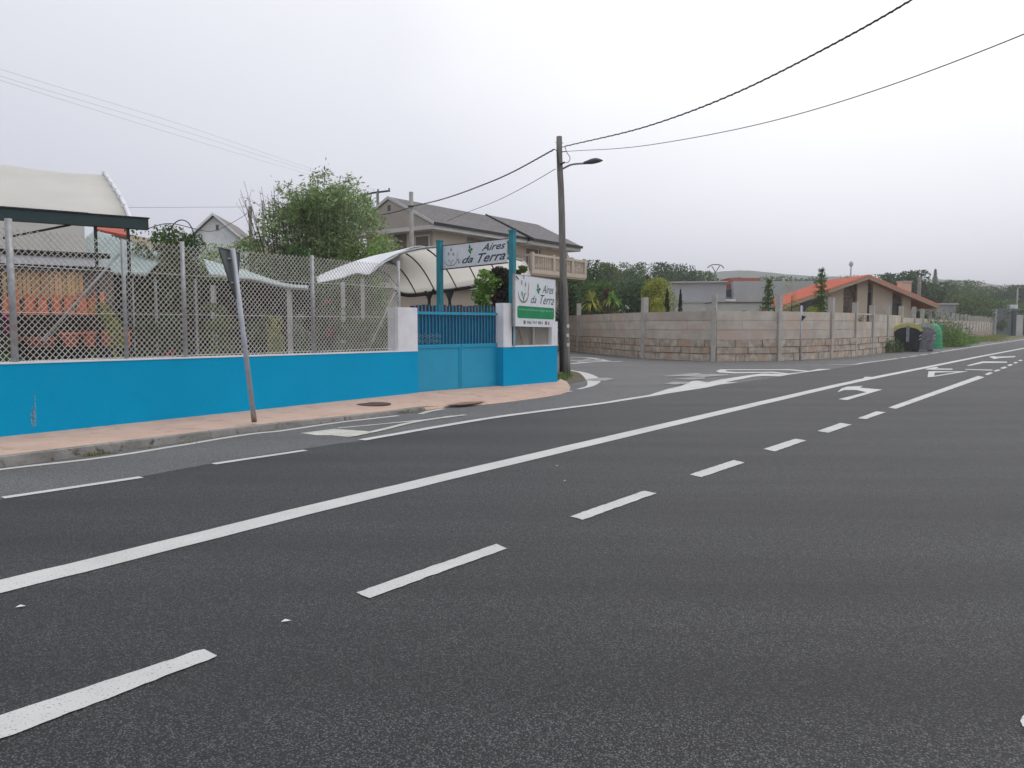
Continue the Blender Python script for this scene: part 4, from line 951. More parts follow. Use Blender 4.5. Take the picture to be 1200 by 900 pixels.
# balcony
bal = MB(MH).box(7.6, 13.9, -.95, .70, 4.6, 4.88).build('balcony', M['plaster_beige'], h1)
bx('balcony_edge', 'plaster_beige', 7.55, 13.95, -1.0, -.951, 4.7, 4.95, par=bal)
MB(MH).box(7.6, 13.9, -1.0, -.86, 5.72, 5.86).build('handrail', M['plaster_beige'], bal); MB(MH).box(7.6, 7.74, -.86, .69, 5.72, 5.86).build('handrail', M['plaster_beige'], bal)
for x in (7.6, 9.9, 12.1, 13.7): MB(MH).box(x-.02, x+.2, -1.02, -.84, 4.951, 5.95).build('balcony_pier', M['plaster_beige'], bal)
x = 7.85; n_ = 0
while x < 13.65:
    if not any(abs(x-a-.09) < .2 for a in (9.9, 12.1, 13.7)):
        MB(MH).lathe([(.04, 0), (.065, .18), (.035, .42), (.05, .62), (.05, .77)], (x, -.93, 4.95), 6).build('baluster', M['plaster_beige'], bal)
    x += .2; n_ += 1
for k in range(5): MB(MH).lathe([(.04, 0), (.065, .18), (.035, .42), (.05, .62), (.05, .77)], (7.67, -.7+.27*k, 4.95), 6).build('baluster', M['plaster_beige'], bal)

# ------------------------------------------------------------------ small white gabled house (far left)
q0 = P(222, 283, 68); h2 = thing('white_gabled_house', 'small white house with a steep gable and grey roof, far behind the fence at left', 'house', (q0.x, q0.y, 0))
MH2 = frame(q0.x, q0.y, .99, .12); zE = P(225, 281, 68).z; zR = P(249.5, 253.5, 68).z; wd = P(281, 281, 68).x-q0.x
b = MB(MH2); b.prism([(0, 0, 0), (wd, 0, 0), (wd, 0, zE), (wd/2-.1, 0, zR), (0, 0, zE)], (0, 9, 0)); b.build('wall', M['white_wall'], h2)
b = MB(MH2); 
for s0, s1 in (((-.45, zE-.28), (wd/2-.1, zR+.12)), ((wd+.45, zE-.25), (wd/2-.1, zR+.12))):
    b.hexa([(s0[0], -.35, s0[1]), (s1[0], -.35, s1[1]), (s1[0], 9.3, s1[1]), (s0[0], 9.3, s0[1]), (s0[0], -.35, s0[1]+.16), (s1[0], -.35, s1[1]+.16), (s1[0], 9.3, s1[1]+.16), (s0[0], 9.3, s0[1]+.16)])
rf = b.build('roof', mat('dull_grey_roof', (.24, .215, .20), .85, (.19, .17, .16), 1), h2)
for s0, s1 in (((-.45, zE-.28), (wd/2-.1, zR+.12)), ((wd+.45, zE-.25), (wd/2-.1, zR+.12))):
    b = MB(MH2); b.hexa([(s0[0], -.42, s0[1]-.04), (s1[0], -.42, s1[1]-.04), (s1[0], -.352, s1[1]-.04), (s0[0], -.352, s0[1]-.04), (s0[0], -.42, s0[1]+.2), (s1[0], -.42, s1[1]+.2), (s1[0], -.352, s1[1]+.2), (s0[0], -.352, s0[1]+.2)]); b.build('barge_board', M['white_wall'], h2)
window(MH2, h2, P(252, 265, 68).x-q0.x, P(255, 265, 68).x-q0.x, P(253, 269, 68).z, P(253, 263, 68).z, 0, 'y', 'window_dark', .05)
b = MB(MH2); b.box(wd+.2, wd+4.6, 3, 8.8, 0, P(290, 286, 70).z); b.build('side_wing', M['cream_wall'], h2)
b = MB(MH2); b.hexa([(wd/2, .5, zR-.1), (wd/2, .5, zR-.2), (wd+5, 3, zR-1.4), (wd+5, 3, zR-1.3)]*1 + [(wd/2, 8.9, zR-.1), (wd/2, 8.9, zR-.2), (wd+5, 8.9, zR-1.4), (wd+5, 8.9, zR-1.3)]); 

# ================================================================== RIGHT BOUNDARY WALL
wp = [(678, 412), (755, 420), (836, 423.6), (911, 422.8), (972, 419.8), (1000, 417.8), (1020, 415.2), (1037.5, 413), (1054, 411.2), (1069, 409)]
WP = [G(*q) for q in wp]
first = WP[0] + (WP[0]-WP[1]).normalized()*4.2
WP = [first] + WP
fd = (Vector((75, 120, 0))-WP[-1]); fl_ = fd.length; fd.normalize()
nfar = int(fl_/4.1)
for i in range(1, nfar+1): WP.append(WP[11 if False else 10] + fd*4.1*i if False else WP[10]+fd*4.1*i)
rw = thing('plank_wall', 'long grey precast concrete and rough stone wall with taller posts, along the side street and road', 'wall', WP[1])
topz = [2.30]*6 + [2.15]*40
nW = len(WP)
for i, p in enumerate(WP):
    d = (WP[min(i+1, nW-1)]-WP[max(i-1, 0)]).normalized(); fr = frame(p.x, p.y, d.x, d.y)
    ht = 3.0 if i < 6 else 2.85+random.uniform(-.08, .08)
    wdt = .13 if i == 2 else .10
    b = MB(fr); b.box(-wdt, wdt, -.14, .12, -.03, ht); b.build('post', M['slab_post'], rw)
    if i == nW-1: break
    q = WP[i+1]; dd = (q-p).normalized(); ln = (q-p).length; fr = frame(p.x, p.y, dd.x, dd.y)
    b = MB(fr); far_ = i > 12
    tz = 2.28 if i < 9 else 2.15
    courses = [(.98, 1.42), (1.42, 1.86), (1.86, tz)]
    if i == 6: courses = [(.98, 1.42), (1.42, 1.84)]
    for a, c_ in courses:
        xs = [.1, ln-.1] if random.random() < .5 else [.1, ln*random.uniform(.35, .65), ln-.1]
        for k in range(len(xs)-1):
            o_ = random.uniform(-.012, .012); b.box(xs[k]+.006, xs[k+1]-.006, -.06+o_, .04, a+.008, c_-.008)
    b.box(.1, ln-.1, -.03, .03, 1.0, tz-.02 if i != 6 else 1.8)
    b.build('wall_panel', M['slab'], rw)
    if i == 6:
        b = MB(fr)
        for k in (0, 4): b.box(.1+k*(ln-.3)/8, .1+k*(ln-.3)/8+.12, -.04, .04, 1.84, 2.2)
        b.box(.1, ln-.1, -.05, .05, 2.2, 2.28); b.build('open_blocks', M['slab'], rw)
    if not far_ or i % 1 == 0:
        b = MB(fr); zc = 0
        for a, c_ in ((-.03, .34), (.34, .64), (.64, .975)):
            x = .08
            while x < ln-.1:
                w_ = min(random.uniform(.4, 1.2), ln-.08-x); o_ = random.uniform(-.05, .02)
                b.box(x+.012, x+w_-.012, -.09+o_, .06, a+.012, c_-.012-random.uniform(0, .02)); x += w_
        b.build('stone_base', M['slab_stone'], rw)
        b = MB(fr); b.box(.1, ln-.1, -.05, .05, -.03, .97); b.build('mortar_core', M['mortar'], rw)

# thin sign post in front of the wall
q = G(937.5, 422.4); tp = thing('small_sign_post', 'thin grey post with a small dark arrow plate, in front of the concrete plank wall', 'road sign', q)
b = MB(); b.tube([q, Vector((q.x, q.y, P(937.5, 358, q.y).z))], .045, 8); b.build('sign_post', M['galv_sign'], tp, smooth=True)
za = P(937.5, 371, q.y).z; b = MB(); b.prism([(q.x+.0, q.y-.06, za+.06), (q.x+.2, q.y-.06, za+.0), (q.x+.0, q.y-.06, za-.22)], (0, -.02, 0)); b.build('sign_plate', M['dark_metal'], tp)

# ================================================================== BINS
def arch_profile(w_, h0, h1, n=12): return [(-w_/2*math.cos(math.pi*i/n), h0+(h1-h0)*math.sin(math.pi*i/n)) for i in range(n+1)]
def container(loc, dirx, label, body, lid, w_=1.6, dpt=1.4, strip_=True, group=None):
    t = thing('waste_container', label, 'waste bin', loc, group); fr = frame(loc[0], loc[1], dirx[0], dirx[1])
    hw = w_/2; b = MB(fr)
    b.hexa([(-hw*.84, -dpt/2*.9, .08), (hw*.84, -dpt/2*.9, .08), (hw*.84, dpt/2*.9, .08), (-hw*.84, dpt/2*.9, .08), (-hw, -dpt/2, 1.18), (hw, -dpt/2, 1.18), (hw, dpt/2, 1.18), (-hw, dpt/2, 1.18)])
    for k in range(-3, 4):
        x = k*hw*.24; b.hexa([(x*.88-.03, -dpt/2*.9-.03, .15), (x*.88+.03, -dpt/2*.9-.03, .15), (x*.88+.03, -dpt/2*.9, .15), (x*.88-.03, -dpt/2*.9, .15), (x-.03, -dpt/2-.03, 1.1), (x+.03, -dpt/2-.03, 1.1), (x+.03, -dpt/2, 1.1), (x-.03, -dpt/2, 1.1)])
    b.box(-hw-.04, hw+.04, -dpt/2-.05, dpt/2+.05, 1.181, 1.27); b.build('body', M[body], t)
    prof = arch_profile(w_*.92, 1.27, 1.66); b = MB(fr)
    b.prism([(x, -dpt/2+.03, z) for x, z in prof], (0, dpt-.06, 0)); b.build('end_panel', M[body], t)
    o = arch_profile(w_+.10, 1.24, 1.78); i_ = arch_profile(w_*.84, 1.24, 1.52); b = MB(fr)
    rows = [[(x, -dpt/2-.04, z) for x, z in i_], [(x, -dpt/2-.04, z) for x, z in o], [(x, dpt/2+.04, z) for x, z in o], [(x, dpt/2+.04, z) for x, z in i_]]
    b.grid(rows); b.build('lid', M[lid], t)
    if strip_:
        b = MB(fr); b.box(-.09, .09, -dpt/2-.14, -dpt/2-.055, .62, 1.62); b.build('lift_arm', M['bin_grey'], t)
    for sx in (-1, 1):
        b = MB(fr); b.box(sx*hw*.72-.08, sx*hw*.72+.08, -dpt/2*.8, dpt/2*.8, 0, .079); b.build('foot', M['dark_metal'], t)
    b = MB(fr)
    for zz in (.72, .92):
        for k in range(2): b.prism([(hw*.80+.0, -dpt/2-.05, zz), (hw*.80+.12, -dpt/2-.05, zz+.08), (hw*.80+.12, -dpt/2-.05, zz+.16), (hw*.80, -dpt/2-.05, zz+.08)], (0, -.008, 0))
    b.build('reflector', M['sign_white'], t); return t
qb = G(1067.5, 412.3)
container(qb+Vector((.0, .7, 0)), (.94, -.34), 'charcoal waste container with a dull yellow arched lid, by the concrete wall', 'bin_dark', 'bin_yellow', 1.62, 1.4)
container(qb+Vector((1.55, 1.75, 0)), (.94, -.34), 'grey waste container with a mottled pale lid, between the yellow-lidded one and the green one', 'bin_grey', 'bin_palegreen', 1.45, 1.2, False)
qg = G(1098, 408.6); t = thing('bottle_bank', 'tapering bright green bottle bank, rightmost of the roadside containers', 'waste bin', qg)
b = MB(); b.lathe([(.66, 0), (.66, .14), (.60, .16), (.62, .36), (.60, .42), (.585, 1.0), (.50, 1.35), (.36, 1.62), (.16, 1.76), (.0, 1.78)], qg+Vector((-.15, .3, 0)), 20); b.build('body', M['bin_green'], t, smooth=False)
b = MB(); c_ = qg+Vector((-.15, .3, 0)); b.box(c_.x+.15, c_.x+.62, c_.y-.1, c_.y+.35, 1.35, 1.7); b.build('throw_hatch', M['bin_green'], t)
b = MB(); b.tube([c_+Vector((0, 0, 1.74)), c_+Vector((0, 0, 1.86))], .05, 8); b.build('lifting_ring', M['galv'], t)

# ================================================================== BUILDINGS BEHIND THE RIGHT WALL
# orange-roofed bungalow
HD = 60.0; a0 = P(1012, 324, HD); eL = P(914, 358, HD); eR = P(1093, 358.5, HD)
h3 = thing('orange_roofed_house', 'single-storey beige and stone house with a broad orange tiled gable roof, behind the plank wall', 'house', (a0.x, HD, 0))
x_ = lambda px: P(px, 345, HD).x; z_ = lambda py: P(1012, py, HD).z
th = .22; b = MB()
prof = [(eL.x, eL.z), (a0.x, a0.z), (eR.x, eR.z), (eR.x, eR.z-th), (a0.x, a0.z-th), (eL.x, eL.z-th)]
bkv = Vector((-.2, 7.6, 0)); vs = [Vector((x, HD-.9, z)) for x, z in prof]; vs += [v_+bkv for v_ in vs]
b.add(vs, [(0, 1, 7, 6), (1, 2, 8, 7), (3, 4, 10, 9), (4, 5, 11, 10), (5, 0, 6, 11), (2, 3, 9, 8), (6, 7, 10, 11), (7, 8, 9, 10)])
rf = b.build('roof', M['orange_roof'], h3)
b = MB(); 
for (xa, za), (xb, zb2) in (((eL.x, eL.z), (a0.x, a0.z)), ((a0.x, a0.z), (eR.x, eR.z))):
    b.hexa([(xa, HD-.96, za-th-.05), (xb, HD-.96, zb2-th-.05), (xb, HD-.902, zb2-th-.05), (xa, HD-.902, za-th-.05), (xa, HD-.96, za-.03), (xb, HD-.96, zb2-.03), (xb, HD-.902, zb2-.03), (xa, HD-.902, za-.03)])
b.build('barge_board', mat('beige_verge', (.45, .34, .25), .9), rf)
# tile ribs across the left slope
b = MB(); nrib = 26
for i in range(nrib):
    yy = HD-.85+7.4*i/(nrib-1); ox = -.2*(i/(nrib-1))
    b.tube([(eL.x+ox, yy, eL.z+.03), (a0.x+ox, yy, a0.z+.03)], .09, 5); b.tube([(a0.x+ox, yy, a0.z+.03), (eR.x+ox, yy, eR.z+.03)], .09, 5)
b.build('tile_ribs', M['orange_roof'], rf)
gz = lambda X: (a0.z-(a0.x-X)*(a0.z-eL.z)/(a0.x-eL.x) if X < a0.x else a0.z-(X-a0.x)*(a0.z-eR.z)/(eR.x-a0.x))-th-.02
def slabw(pxa, pxb, m, y0, name='wall', zlow=0, ztopf=None):
    xa, xb = x_(pxa), x_(pxb); xm = a0.x if xa < a0.x < xb else None
    pts = [(xa, y0, zlow), (xb, y0, zlow), (xb, y0, gz(xb))] + ([(xm, y0, gz(xm))] if xm else []) + [(xa, y0, gz(xa))]
    if ztopf is not None: pts = [(xa, y0, zlow), (xb, y0, zlow), (xb, y0, ztopf), (xa, y0, ztopf)]
    b = MB(); b.prism(pts, (0, .3, 0)); return b.build(name, M[m], h3)
slabw(924, 1068, 'stone', HD+.5, 'stone_wall')
slabw(966, 988.5, 'cream_wall', HD); slabw(1004, 1016, 'cream_wall', HD-.1, 'pillar'); slabw(1023, 1046, 'cream_wall', HD); slabw(1058, 1067.5, 'cream_wall', HD-.05, 'pillar')
slabw(915.5, 927, 'cream_wall', HD)
def dwin(pxa, pxb, ya, yb_, m='window_dark', y=HD+.5): 
    o = MB().box(x_(pxa)-.08, x_(pxb)+.08, y-.06, y-.002, z_(yb_)-.08, z_(ya)+.08).build('window', M['shutter'], h3); MB().box(x_(pxa), x_(pxb), y-.09, y-.062, z_(yb_), z_(ya)).build('pane', M[m], o)
dwin(1016.5, 1022.8, 343, 372); dwin(1047, 1057, 356, 370); dwin(989.5, 996, 360, 370); dwin(942, 962, 352, 364)
MB().box(x_(928), x_(944), HD+.3, HD+.49, 0, z_(358.5)).build('garage_door', M['wall_lav'], h3)
ch = MB().box(P(1054.5, 345, HD+1.7).x, P(1064, 345, HD+1.7).x, HD+1.2, HD+2.2, z_(345), z_(329.5)).build('chimney', M['cream_wall'], rf)
MB().box(P(1053.8, 345, HD+1.7).x, P(1064.7, 345, HD+1.7).x, HD+1.1, HD+2.3, z_(329.4), z_(328)).build('chimney_cap', M['concrete_pale'], ch)
b = MB().box(x_(924)+.3, x_(1066), HD+.8, HD+6.4, 0, eL.z-.3); b.build('rear_wall', M['cream_wall'], h3)

# unfinished concrete building
UD = 80.0; X_ = lambda px, D_=UD: P(px, 340, D_).x; Z_ = lambda py, D_=UD: P(850, py, D_).z
h4 = thing('concrete_building', 'unfinished grey concrete block building with exposed brick on top, behind the plank wall', 'building', (X_(850), UD, 0))
b = MB(); b.prism([(X_(784), UD-2, 0), (X_(841.5), UD-3, 0), (X_(842), UD+6, 0), (X_(784), UD+6, 0)], (0, 0, Z_(332.5))); b.build('wall', M['concrete'], h4)
b = MB(); b.prism([(X_(782), UD-2.4, Z_(333)+.01), (X_(842.5), UD-3.4, Z_(333)+.01), (X_(843), UD+6.2, Z_(333)+.01), (X_(782), UD+6.2, Z_(333)+.01)], (0, 0, .12)); b.build('roof_slab', M['concrete_pale'], h4)
MB().box(X_(785), X_(833), UD-5, UD-2.45, 0, Z_(356.5)).build('lean_to', M['concrete_pale'], h4)
MB().box(X_(784.5), X_(834), UD-5.1, UD-2.44, Z_(356.5)+.002, Z_(355.5)+.06).build('lean_to_edge', M['concrete'], h4)
MB().box(X_(860), X_(953), UD, UD+8, 0, Z_(329.5)).build('wall', M['concrete'], h4)
MB().box(X_(842.1), X_(860), UD+1, UD+8, 0, Z_(338)).build('wall', M['concrete'], h4)
MB().box(X_(842.3), X_(859.9), UD+.9, UD+.998, Z_(347.5), Z_(338.5)).build('opening', M['window_dark'], h4)
MB().box(X_(843), X_(859.9), UD+1.2, UD+7, Z_(338)+.01, Z_(331.5)).build('brick_top', M['brick'], h4)
MB().box(X_(858.5), X_(893), UD+.6, UD+5, Z_(329.5)+.01, Z_(325.3)).build('brick_top', M['brick'], h4)
MB().box(X_(857), X_(864), UD+1, UD+4, Z_(325.3)+.01, Z_(324.3)).build('brick_cap', M['concrete_pale'], h4)
FD = 57.0
h4b = thing('concrete_wing', 'low pale concrete outbuilding with a flat brown-edged roof, left of the orange roof', 'outbuilding', (X_(875, FD), FD, 0))
MB().box(X_(836, FD), X_(906, FD), FD, FD+2.2, 0, Z_(355, FD)).build('wall', M['concrete_pale'], h4b)
MB().box(X_(835.5, FD), X_(906.5, FD), FD-.1, FD+2.3, Z_(355, FD)+.002, Z_(354, FD)+.02).build('roof', M['shutter'], h4b)
MB().box(X_(870, FD), X_(875, FD), FD-.05, FD-.002, Z_(368, FD), Z_(364, FD)).build('window', M['window_dark'], h4b)
MB().box(X_(846), X_(862), UD-.15, UD+.85, Z_(353)-.02, Z_(350.5)).build('white_ledge', M['white_wall'], h4)
for xa, xb, ya, yb_ in ((785, 787.5, 332.5, 356), (839, 841.8, 333, 356)):
    pass
# painted old wall beyond, grey containers far right
h5 = thing('ruined_outhouse', 'pale stone outhouse with small dark openings, half hidden by roadside weeds', 'outhouse', (P(1110, 370, 92).x, 92, 0))
q1, q2 = P(1085, 357, 92), P(1120.5, 357, 92)
MB().box(q1.x, q2.x, 92, 97, 0, q1.z).build('wall', mat('pale_old_render', (.36, .36, .37), .9, (.24, .23, .23), .8, col3=(.42, .42, .43), scale3=1.5), h5)
MB().box(q1.x-.2, q2.x+.2, 91.8, 97.2, q1.z+.002, q1.z+.15).build('roof', M['concrete_pale'], h5)
for xa, xb in ((1092, 1095), (1102.5, 1105.5), (1112.5, 1115.5)): MB().box(P(xa, 370, 92).x, P(xb, 370, 92).x, 91.95, 91.998, P(xa, 371, 92).z, P(xa, 366, 92).z).build('opening', M['window_dark'], h5)
h6 = thing('grey_container', 'grey corrugated metal enclosure with a pale tank on top, far right by the road', 'container', (P(1180, 380, 125).x, 125, 0))
zt = P(1180, 361.5, 125).z; b = MB(); xa, xb = P(1165.5, 380, 125).x, P(1186, 380, 125).x; x = xa; k = 0
while x < xb: b.box(x, x+.3, 125-(.08 if k % 2 else 0), 126.5, 0, zt); x += .3; k += 1
b.build('corrugated_wall', mat('grey_sheet', (.20, .22, .235), .7, (.16, .175, .19), .5), h6)
MB().box(P(1164.8, 380, 124.8).x, P(1167, 380, 124.8).x, 124.6, 125.5, 0, zt-.1).build('corner_post', M['concrete_pale'], h6)
MB().box(P(1190, 380, 124.8).x, P(1198, 380, 124.8).x, 124.6, 127, 0, P(1190, 369, 125).z).build('end_wall', M['concrete_pale'], h6)
MB().box(P(1186, 380, 124.8).x, P(1190, 380, 124.8).x, 124.6, 127, 0, P(1190, 364, 125).z).build('side_door', M['beam_green'], h6)
MB().box(P(1186, 358, 124.8).x, P(1194, 358, 124.8).x, 125, 127, P(1190, 361.8, 125).z, P(1190, 357, 125).z).build('tank', M['sign_white'], h6)

# ================================================================== VEGETATION
def clumps(c, rad, n_cl, n_leaf, cl_r=.34, shell=.55, flat_bottom=True, sq=(1, 1, 1)):
    c = np.array(c); rad = np.array(rad)
    d = rng.normal(size=(n_cl, 3)); d /= np.linalg.norm(d, axis=1)[:, None]
    if flat_bottom: d[:, 2] = np.where(d[:, 2] < -.5, -d[:, 2]*.6, d[:, 2])
    rr = rng.uniform(shell, 1.0, (n_cl, 1))
    C = c+d*rr*rad*(1-cl_r*.7)
    per = max(1, n_leaf//n_cl); out_ = []
    for i in range(n_cl):
        s_ = cl_r*rng.uniform(.55, 1.35)*rad.mean()
        e_ = rng.normal(size=(per, 3)); e_ /= np.linalg.norm(e_, axis=1)[:, None]
        out_.append(C[i]+e_*(rng.uniform(.25, 1, (per, 1))**.5)*s_*np.array([1.1, 1.1, .8]))
    return np.concatenate(out_)
def tree(name, label, base, top, rad, leaf, n, size, group=None, cat='tree', cl=26, trunk_r=.18, z0=None, clr=.34, mtr='bark', asp=.6, conic=False, parts=None, droop=0.0):
    X, Y = base[0], base[1]
    t = thing(name, label, cat, (X, Y, 0), group)
    z0 = top*.25 if z0 is None else z0; cz = (top+z0)/2; rz_ = (top-z0)/2
    b = MB(); nseg = 5; lean = random.uniform(-.03, .03)*top
    b.tube([(X+lean*i/nseg, Y, cz*1.1*i/nseg) for i in range(nseg+1)], [trunk_r*(1-.13*i) for i in range(nseg+1)], 7)
    for k in range(6):
        a = k*2.4; h = z0+(cz-z0)*random.uniform(.1, .9)
        e_ = (X+math.cos(a)*rad*.65, Y+math.sin(a)*rad*.65, h+rz_*random.uniform(.3, .8))
        b.tube([(X, Y, h), ((X+e_[0])/2, (Y+e_[1])/2, (h+e_[2])/2+.1), e_], [trunk_r*.45, trunk_r*.3, trunk_r*.1], 5)
    b.build('trunk', M[mtr], t, smooth=True)
    if conic:
        q = rng.uniform(0, 1, n)**1.4; ang = rng.uniform(0, 2*math.pi, n); rr = rad*(1-q)**.9*np.sqrt(rng.uniform(.15, 1, n))*(1+.25*np.sin(q*40))
        C = np.stack([X+rr*np.cos(ang), Y+rr*np.sin(ang), z0+(top-z0)*q], 1)
    else:
        C = clumps((X, Y, cz), (rad, rad, rz_), cl, n, clr)
        C2 = clumps((X, Y, cz-.1*rz_), (rad*.7, rad*.7, rz_*.7), 6, n//5, .5); C = np.concatenate([C, C2])
    if not conic:
        lo_, hi_ = np.quantile(C[:, 2], .01), np.quantile(C[:, 2], .985); C[:, 2] = z0+(C[:, 2]-lo_)*(top*.98-z0)/(hi_-lo_); C = C[C[:, 2] < top*1.01]
        for ax_, c0 in ((0, X), (1, Y)): h_ = np.quantile(np.abs(C[:, ax_]-c0), .98); C[:, ax_] = c0+(C[:, ax_]-c0)*rad/h_
    MB().leaves(C, size, asp, droop).build('crown', M[leaf], t); return t
def at_px(px, D_): return (P(px, 370, D_).x, D_)
def zt_(py, D_): return P(700, py, D_).z

# --- far trees, left block (between house and concrete building)
for px, D_, ytop, hw, leaf, lb in (
    (660, 66, 288, 24, 'leaf_dark', 'tall dark oak behind the balcony of the grey-roofed house'),
    (687, 72, 306, 24, 'leaf_dark', 'dark round tree just right of the balcony, next to the tall oak'),
    (712, 110, 309, 20, 'leaf_olive', 'paler olive tree between the dark oaks and the far wood'),
    (736, 120, 308, 24, 'leaf_mid', 'mid-green tree in the middle of the wood left of the concrete building'),
    (772, 125, 308, 26, 'leaf_dark', 'dark broad tree rising above the yellow-green conifers'),
    (798, 130, 311, 22, 'leaf_dark', 'dark tree behind the left end of the concrete building'),
    (822, 140, 318, 24, 'leaf_mid', 'low mid-green tree behind the concrete building, left of the steel pole'),
    (858, 150, 326, 26, 'leaf_mid', 'low tree behind the exposed brick of the concrete building'),
    (700, 62, 330, 24, 'leaf_mid', 'mid-green shrubby tree in front of the dark oaks, above the cordylines'),
    (742, 64, 332, 26, 'leaf_dark', 'wide dark garden tree behind the tallest wall post'),
    (660, 52, 330, 20, 'leaf_dark', 'dark bushy tree under the balcony, just right of the wooden pole')):
    r_ = hw/900*D_; tree('broadleaf_tree', lb, at_px(px, D_), zt_(ytop, D_), r_, leaf, 11000, .22 if D_ < 80 else .36, 'trees beyond the plank wall', cl=60, z0=zt_(ytop, D_)*.10, clr=.30)
for px, D_, ytop, hw, leaf, lb, con in (
    (905, 210, 325, 40, 'leaf_mid', 'low far tree peeping over the concrete building, left part', False), (950, 220, 327, 40, 'leaf_dark', 'low far tree peeping over the concrete building, right part', False),
    (990, 190, 323, 22, 'leaf_mid', 'far tree just left of the orange roof ridge', False),
    (1030, 150, 322, 20, 'leaf_pale', 'pale tree right behind the orange roof ridge', False),
    (1046, 120, 321, 17, 'leaf_dark', 'dark tree behind the chimney of the orange-roofed house', False),
    (1066, 115, 318, 19, 'leaf_dark', 'tallest dark tree between chimney and dark wooden pole', False),
    (1094, 260, 316, 9, 'leaf_grey', 'pale far conifer standing above the wood right of the dark pole', True),
    (1090, 120, 332, 26, 'leaf_dark', 'dark round tree just right of the dark wooden pole', False),
    (1110, 150, 329, 26, 'leaf_mid', 'mid-green tree behind the wood right of the dark pole', False),
    (1132, 160, 330, 26, 'leaf_mid', 'broad tree on the skyline above the jagged far posts', False),
    (1128, 115, 345, 26, 'leaf_olive', 'lighter olive bushy tree above the jagged far posts', False),
    (1155, 170, 336, 24, 'leaf_olive', 'olive tree on the skyline left of the grey enclosure', False),
    (1155, 128, 352, 26, 'leaf_mid', 'low green tree directly behind the grey enclosure', False),
    (1183, 165, 334, 20, 'leaf_dark', 'dark tree with a pointed top at the far right', False),
    (1204, 160, 335, 18, 'leaf_dark', 'dark tree cut by the right edge of the photo', False),
    (1190, 135, 350, 26, 'leaf_pale', 'pale shrubby tree above the tank at the right edge', False),
    (1235, 150, 338, 26, 'leaf_mid', 'mid-green tree just beyond the right edge of the photo', False)):
    r_ = hw/900*D_; tree('conifer_tree' if con else 'broadleaf_tree', lb, at_px(px, D_), zt_(ytop, D_), r_, leaf, 9000, .40 if D_ < 200 else .8, 'trees along the right skyline', cl=55, z0=zt_(ytop, D_)*.1, clr=.30, conic=con)
# --- distant wood masses low on the horizon
def wood_mass(label, px0, px1, D_, ytop, leaf, n):
    xa, xb = P(px0, 370, D_).x, P(px1, 370, D_).x; C = []
    m = int((xb-xa)/7)
    for i in range(m+1):
        x = xa+(xb-xa)*i/m+random.uniform(-2, 2); h = P(700, ytop, D_).z*random.uniform(.8, 1.05)
        C.append(clumps((x, D_+random.uniform(-8, 8), h*.5), (6, 6, h*.5), 10, n//(m+1), .4))
    o = MB().leaves(np.concatenate(C), 1.1, .7).build('far_wood', M[leaf]); tag(o, label, 'wood', kind='stuff')
wood_mass('distant wood along the skyline behind the houses', 640, 1260, 300, 337, 'leaf_mid', 14000)
wood_mass('distant wood behind the left houses', -120, 640, 260, 300, 'leaf_mid', 8000)
wood_mass('low scrub below the far trees at the right', 1090, 1260, 142, 362, 'leaf_mid', 6000)

# --- garden plants behind the wall
def rosette(name, label, px, D_, ybase, ytop, hw, leaf, n=70, group=None, cat='plant', wdt=.07):
    X, Y = at_px(px, D_); z0 = 0; z1 = zt_(ytop, D_); r_ = hw/900*D_; zc = z1-r_*1.15
    t = thing(name, label, cat, (X, Y, 0), group); MB().tube([(X, Y, 0), (X, Y, zc)], [.14, .09], 7).build('stem', M['bark'], t)
    b = MB()
    for i in range(n):
        a = random.uniform(0, 6.283); el = random.uniform(.1, 1.45); ln = r_*random.uniform(.95, 1.4); pts = []
        for k in range(6):
            s_ = k/5; h = ln*(math.sin(el)*s_ - .75*s_*s_*math.cos(el)); rr = ln*s_*math.cos(el)*(1-.1*s_)+.03
            pts.append(Vector((X+rr*math.cos(a), Y+rr*math.sin(a), zc+h)))
        sd = Vector((-math.sin(a), math.cos(a), 0)); rows = []
        for k, p in enumerate(pts): w_ = wdt*(1-(k/5)**2)+.008; rows.append([p-sd*w_, p+sd*w_])
        b.grid(rows)
    b.build('fronds', M[leaf], t); return t
rosette('cordyline', 'yellow-green fountain-shaped palm leaning over the plank wall, leftmost of the pair', 693, 49.5, 365, 338, 15, 'leaf_yellow', 120)
rosette('cordyline', 'bronze and green spiky palm right of the yellow-green fountain palm', 712, 47.5, 365, 336, 13, 'leaf_red', 90)
rosette('cordyline', 'pale green drooping palm in front of the bronze one', 717, 46, 365, 340, 11, 'leaf_lime', 80)
rosette('flax_plant', 'grey-green spiky plant beside the wooden pole, above the wall end', 669, 54, 365, 338, 9, 'leaf_grey', 70)
tree('garden_conifer', 'loose yellow-green conifer left of the brighter one, behind the tallest wall post', at_px(758, 50), zt_(322, 50), .85, 'leaf_olive', 6500, .13, None, 'conifer', conic=True, z0=.5)
tree('garden_conifer', 'bright yellow-green feathery conifer at the left end of the concrete building', at_px(773, 48), zt_(326, 48), 1.05, 'leaf_yellow', 9000, .13, None, 'conifer', cl=22, z0=.8)
tree('garden_conifer', 'short yellow bush under the brighter conifer, by the tallest wall post', at_px(766, 43.5), zt_(350, 43.5), .6, 'leaf_yellow', 2600, .11, None, 'conifer', cl=12, z0=.8)
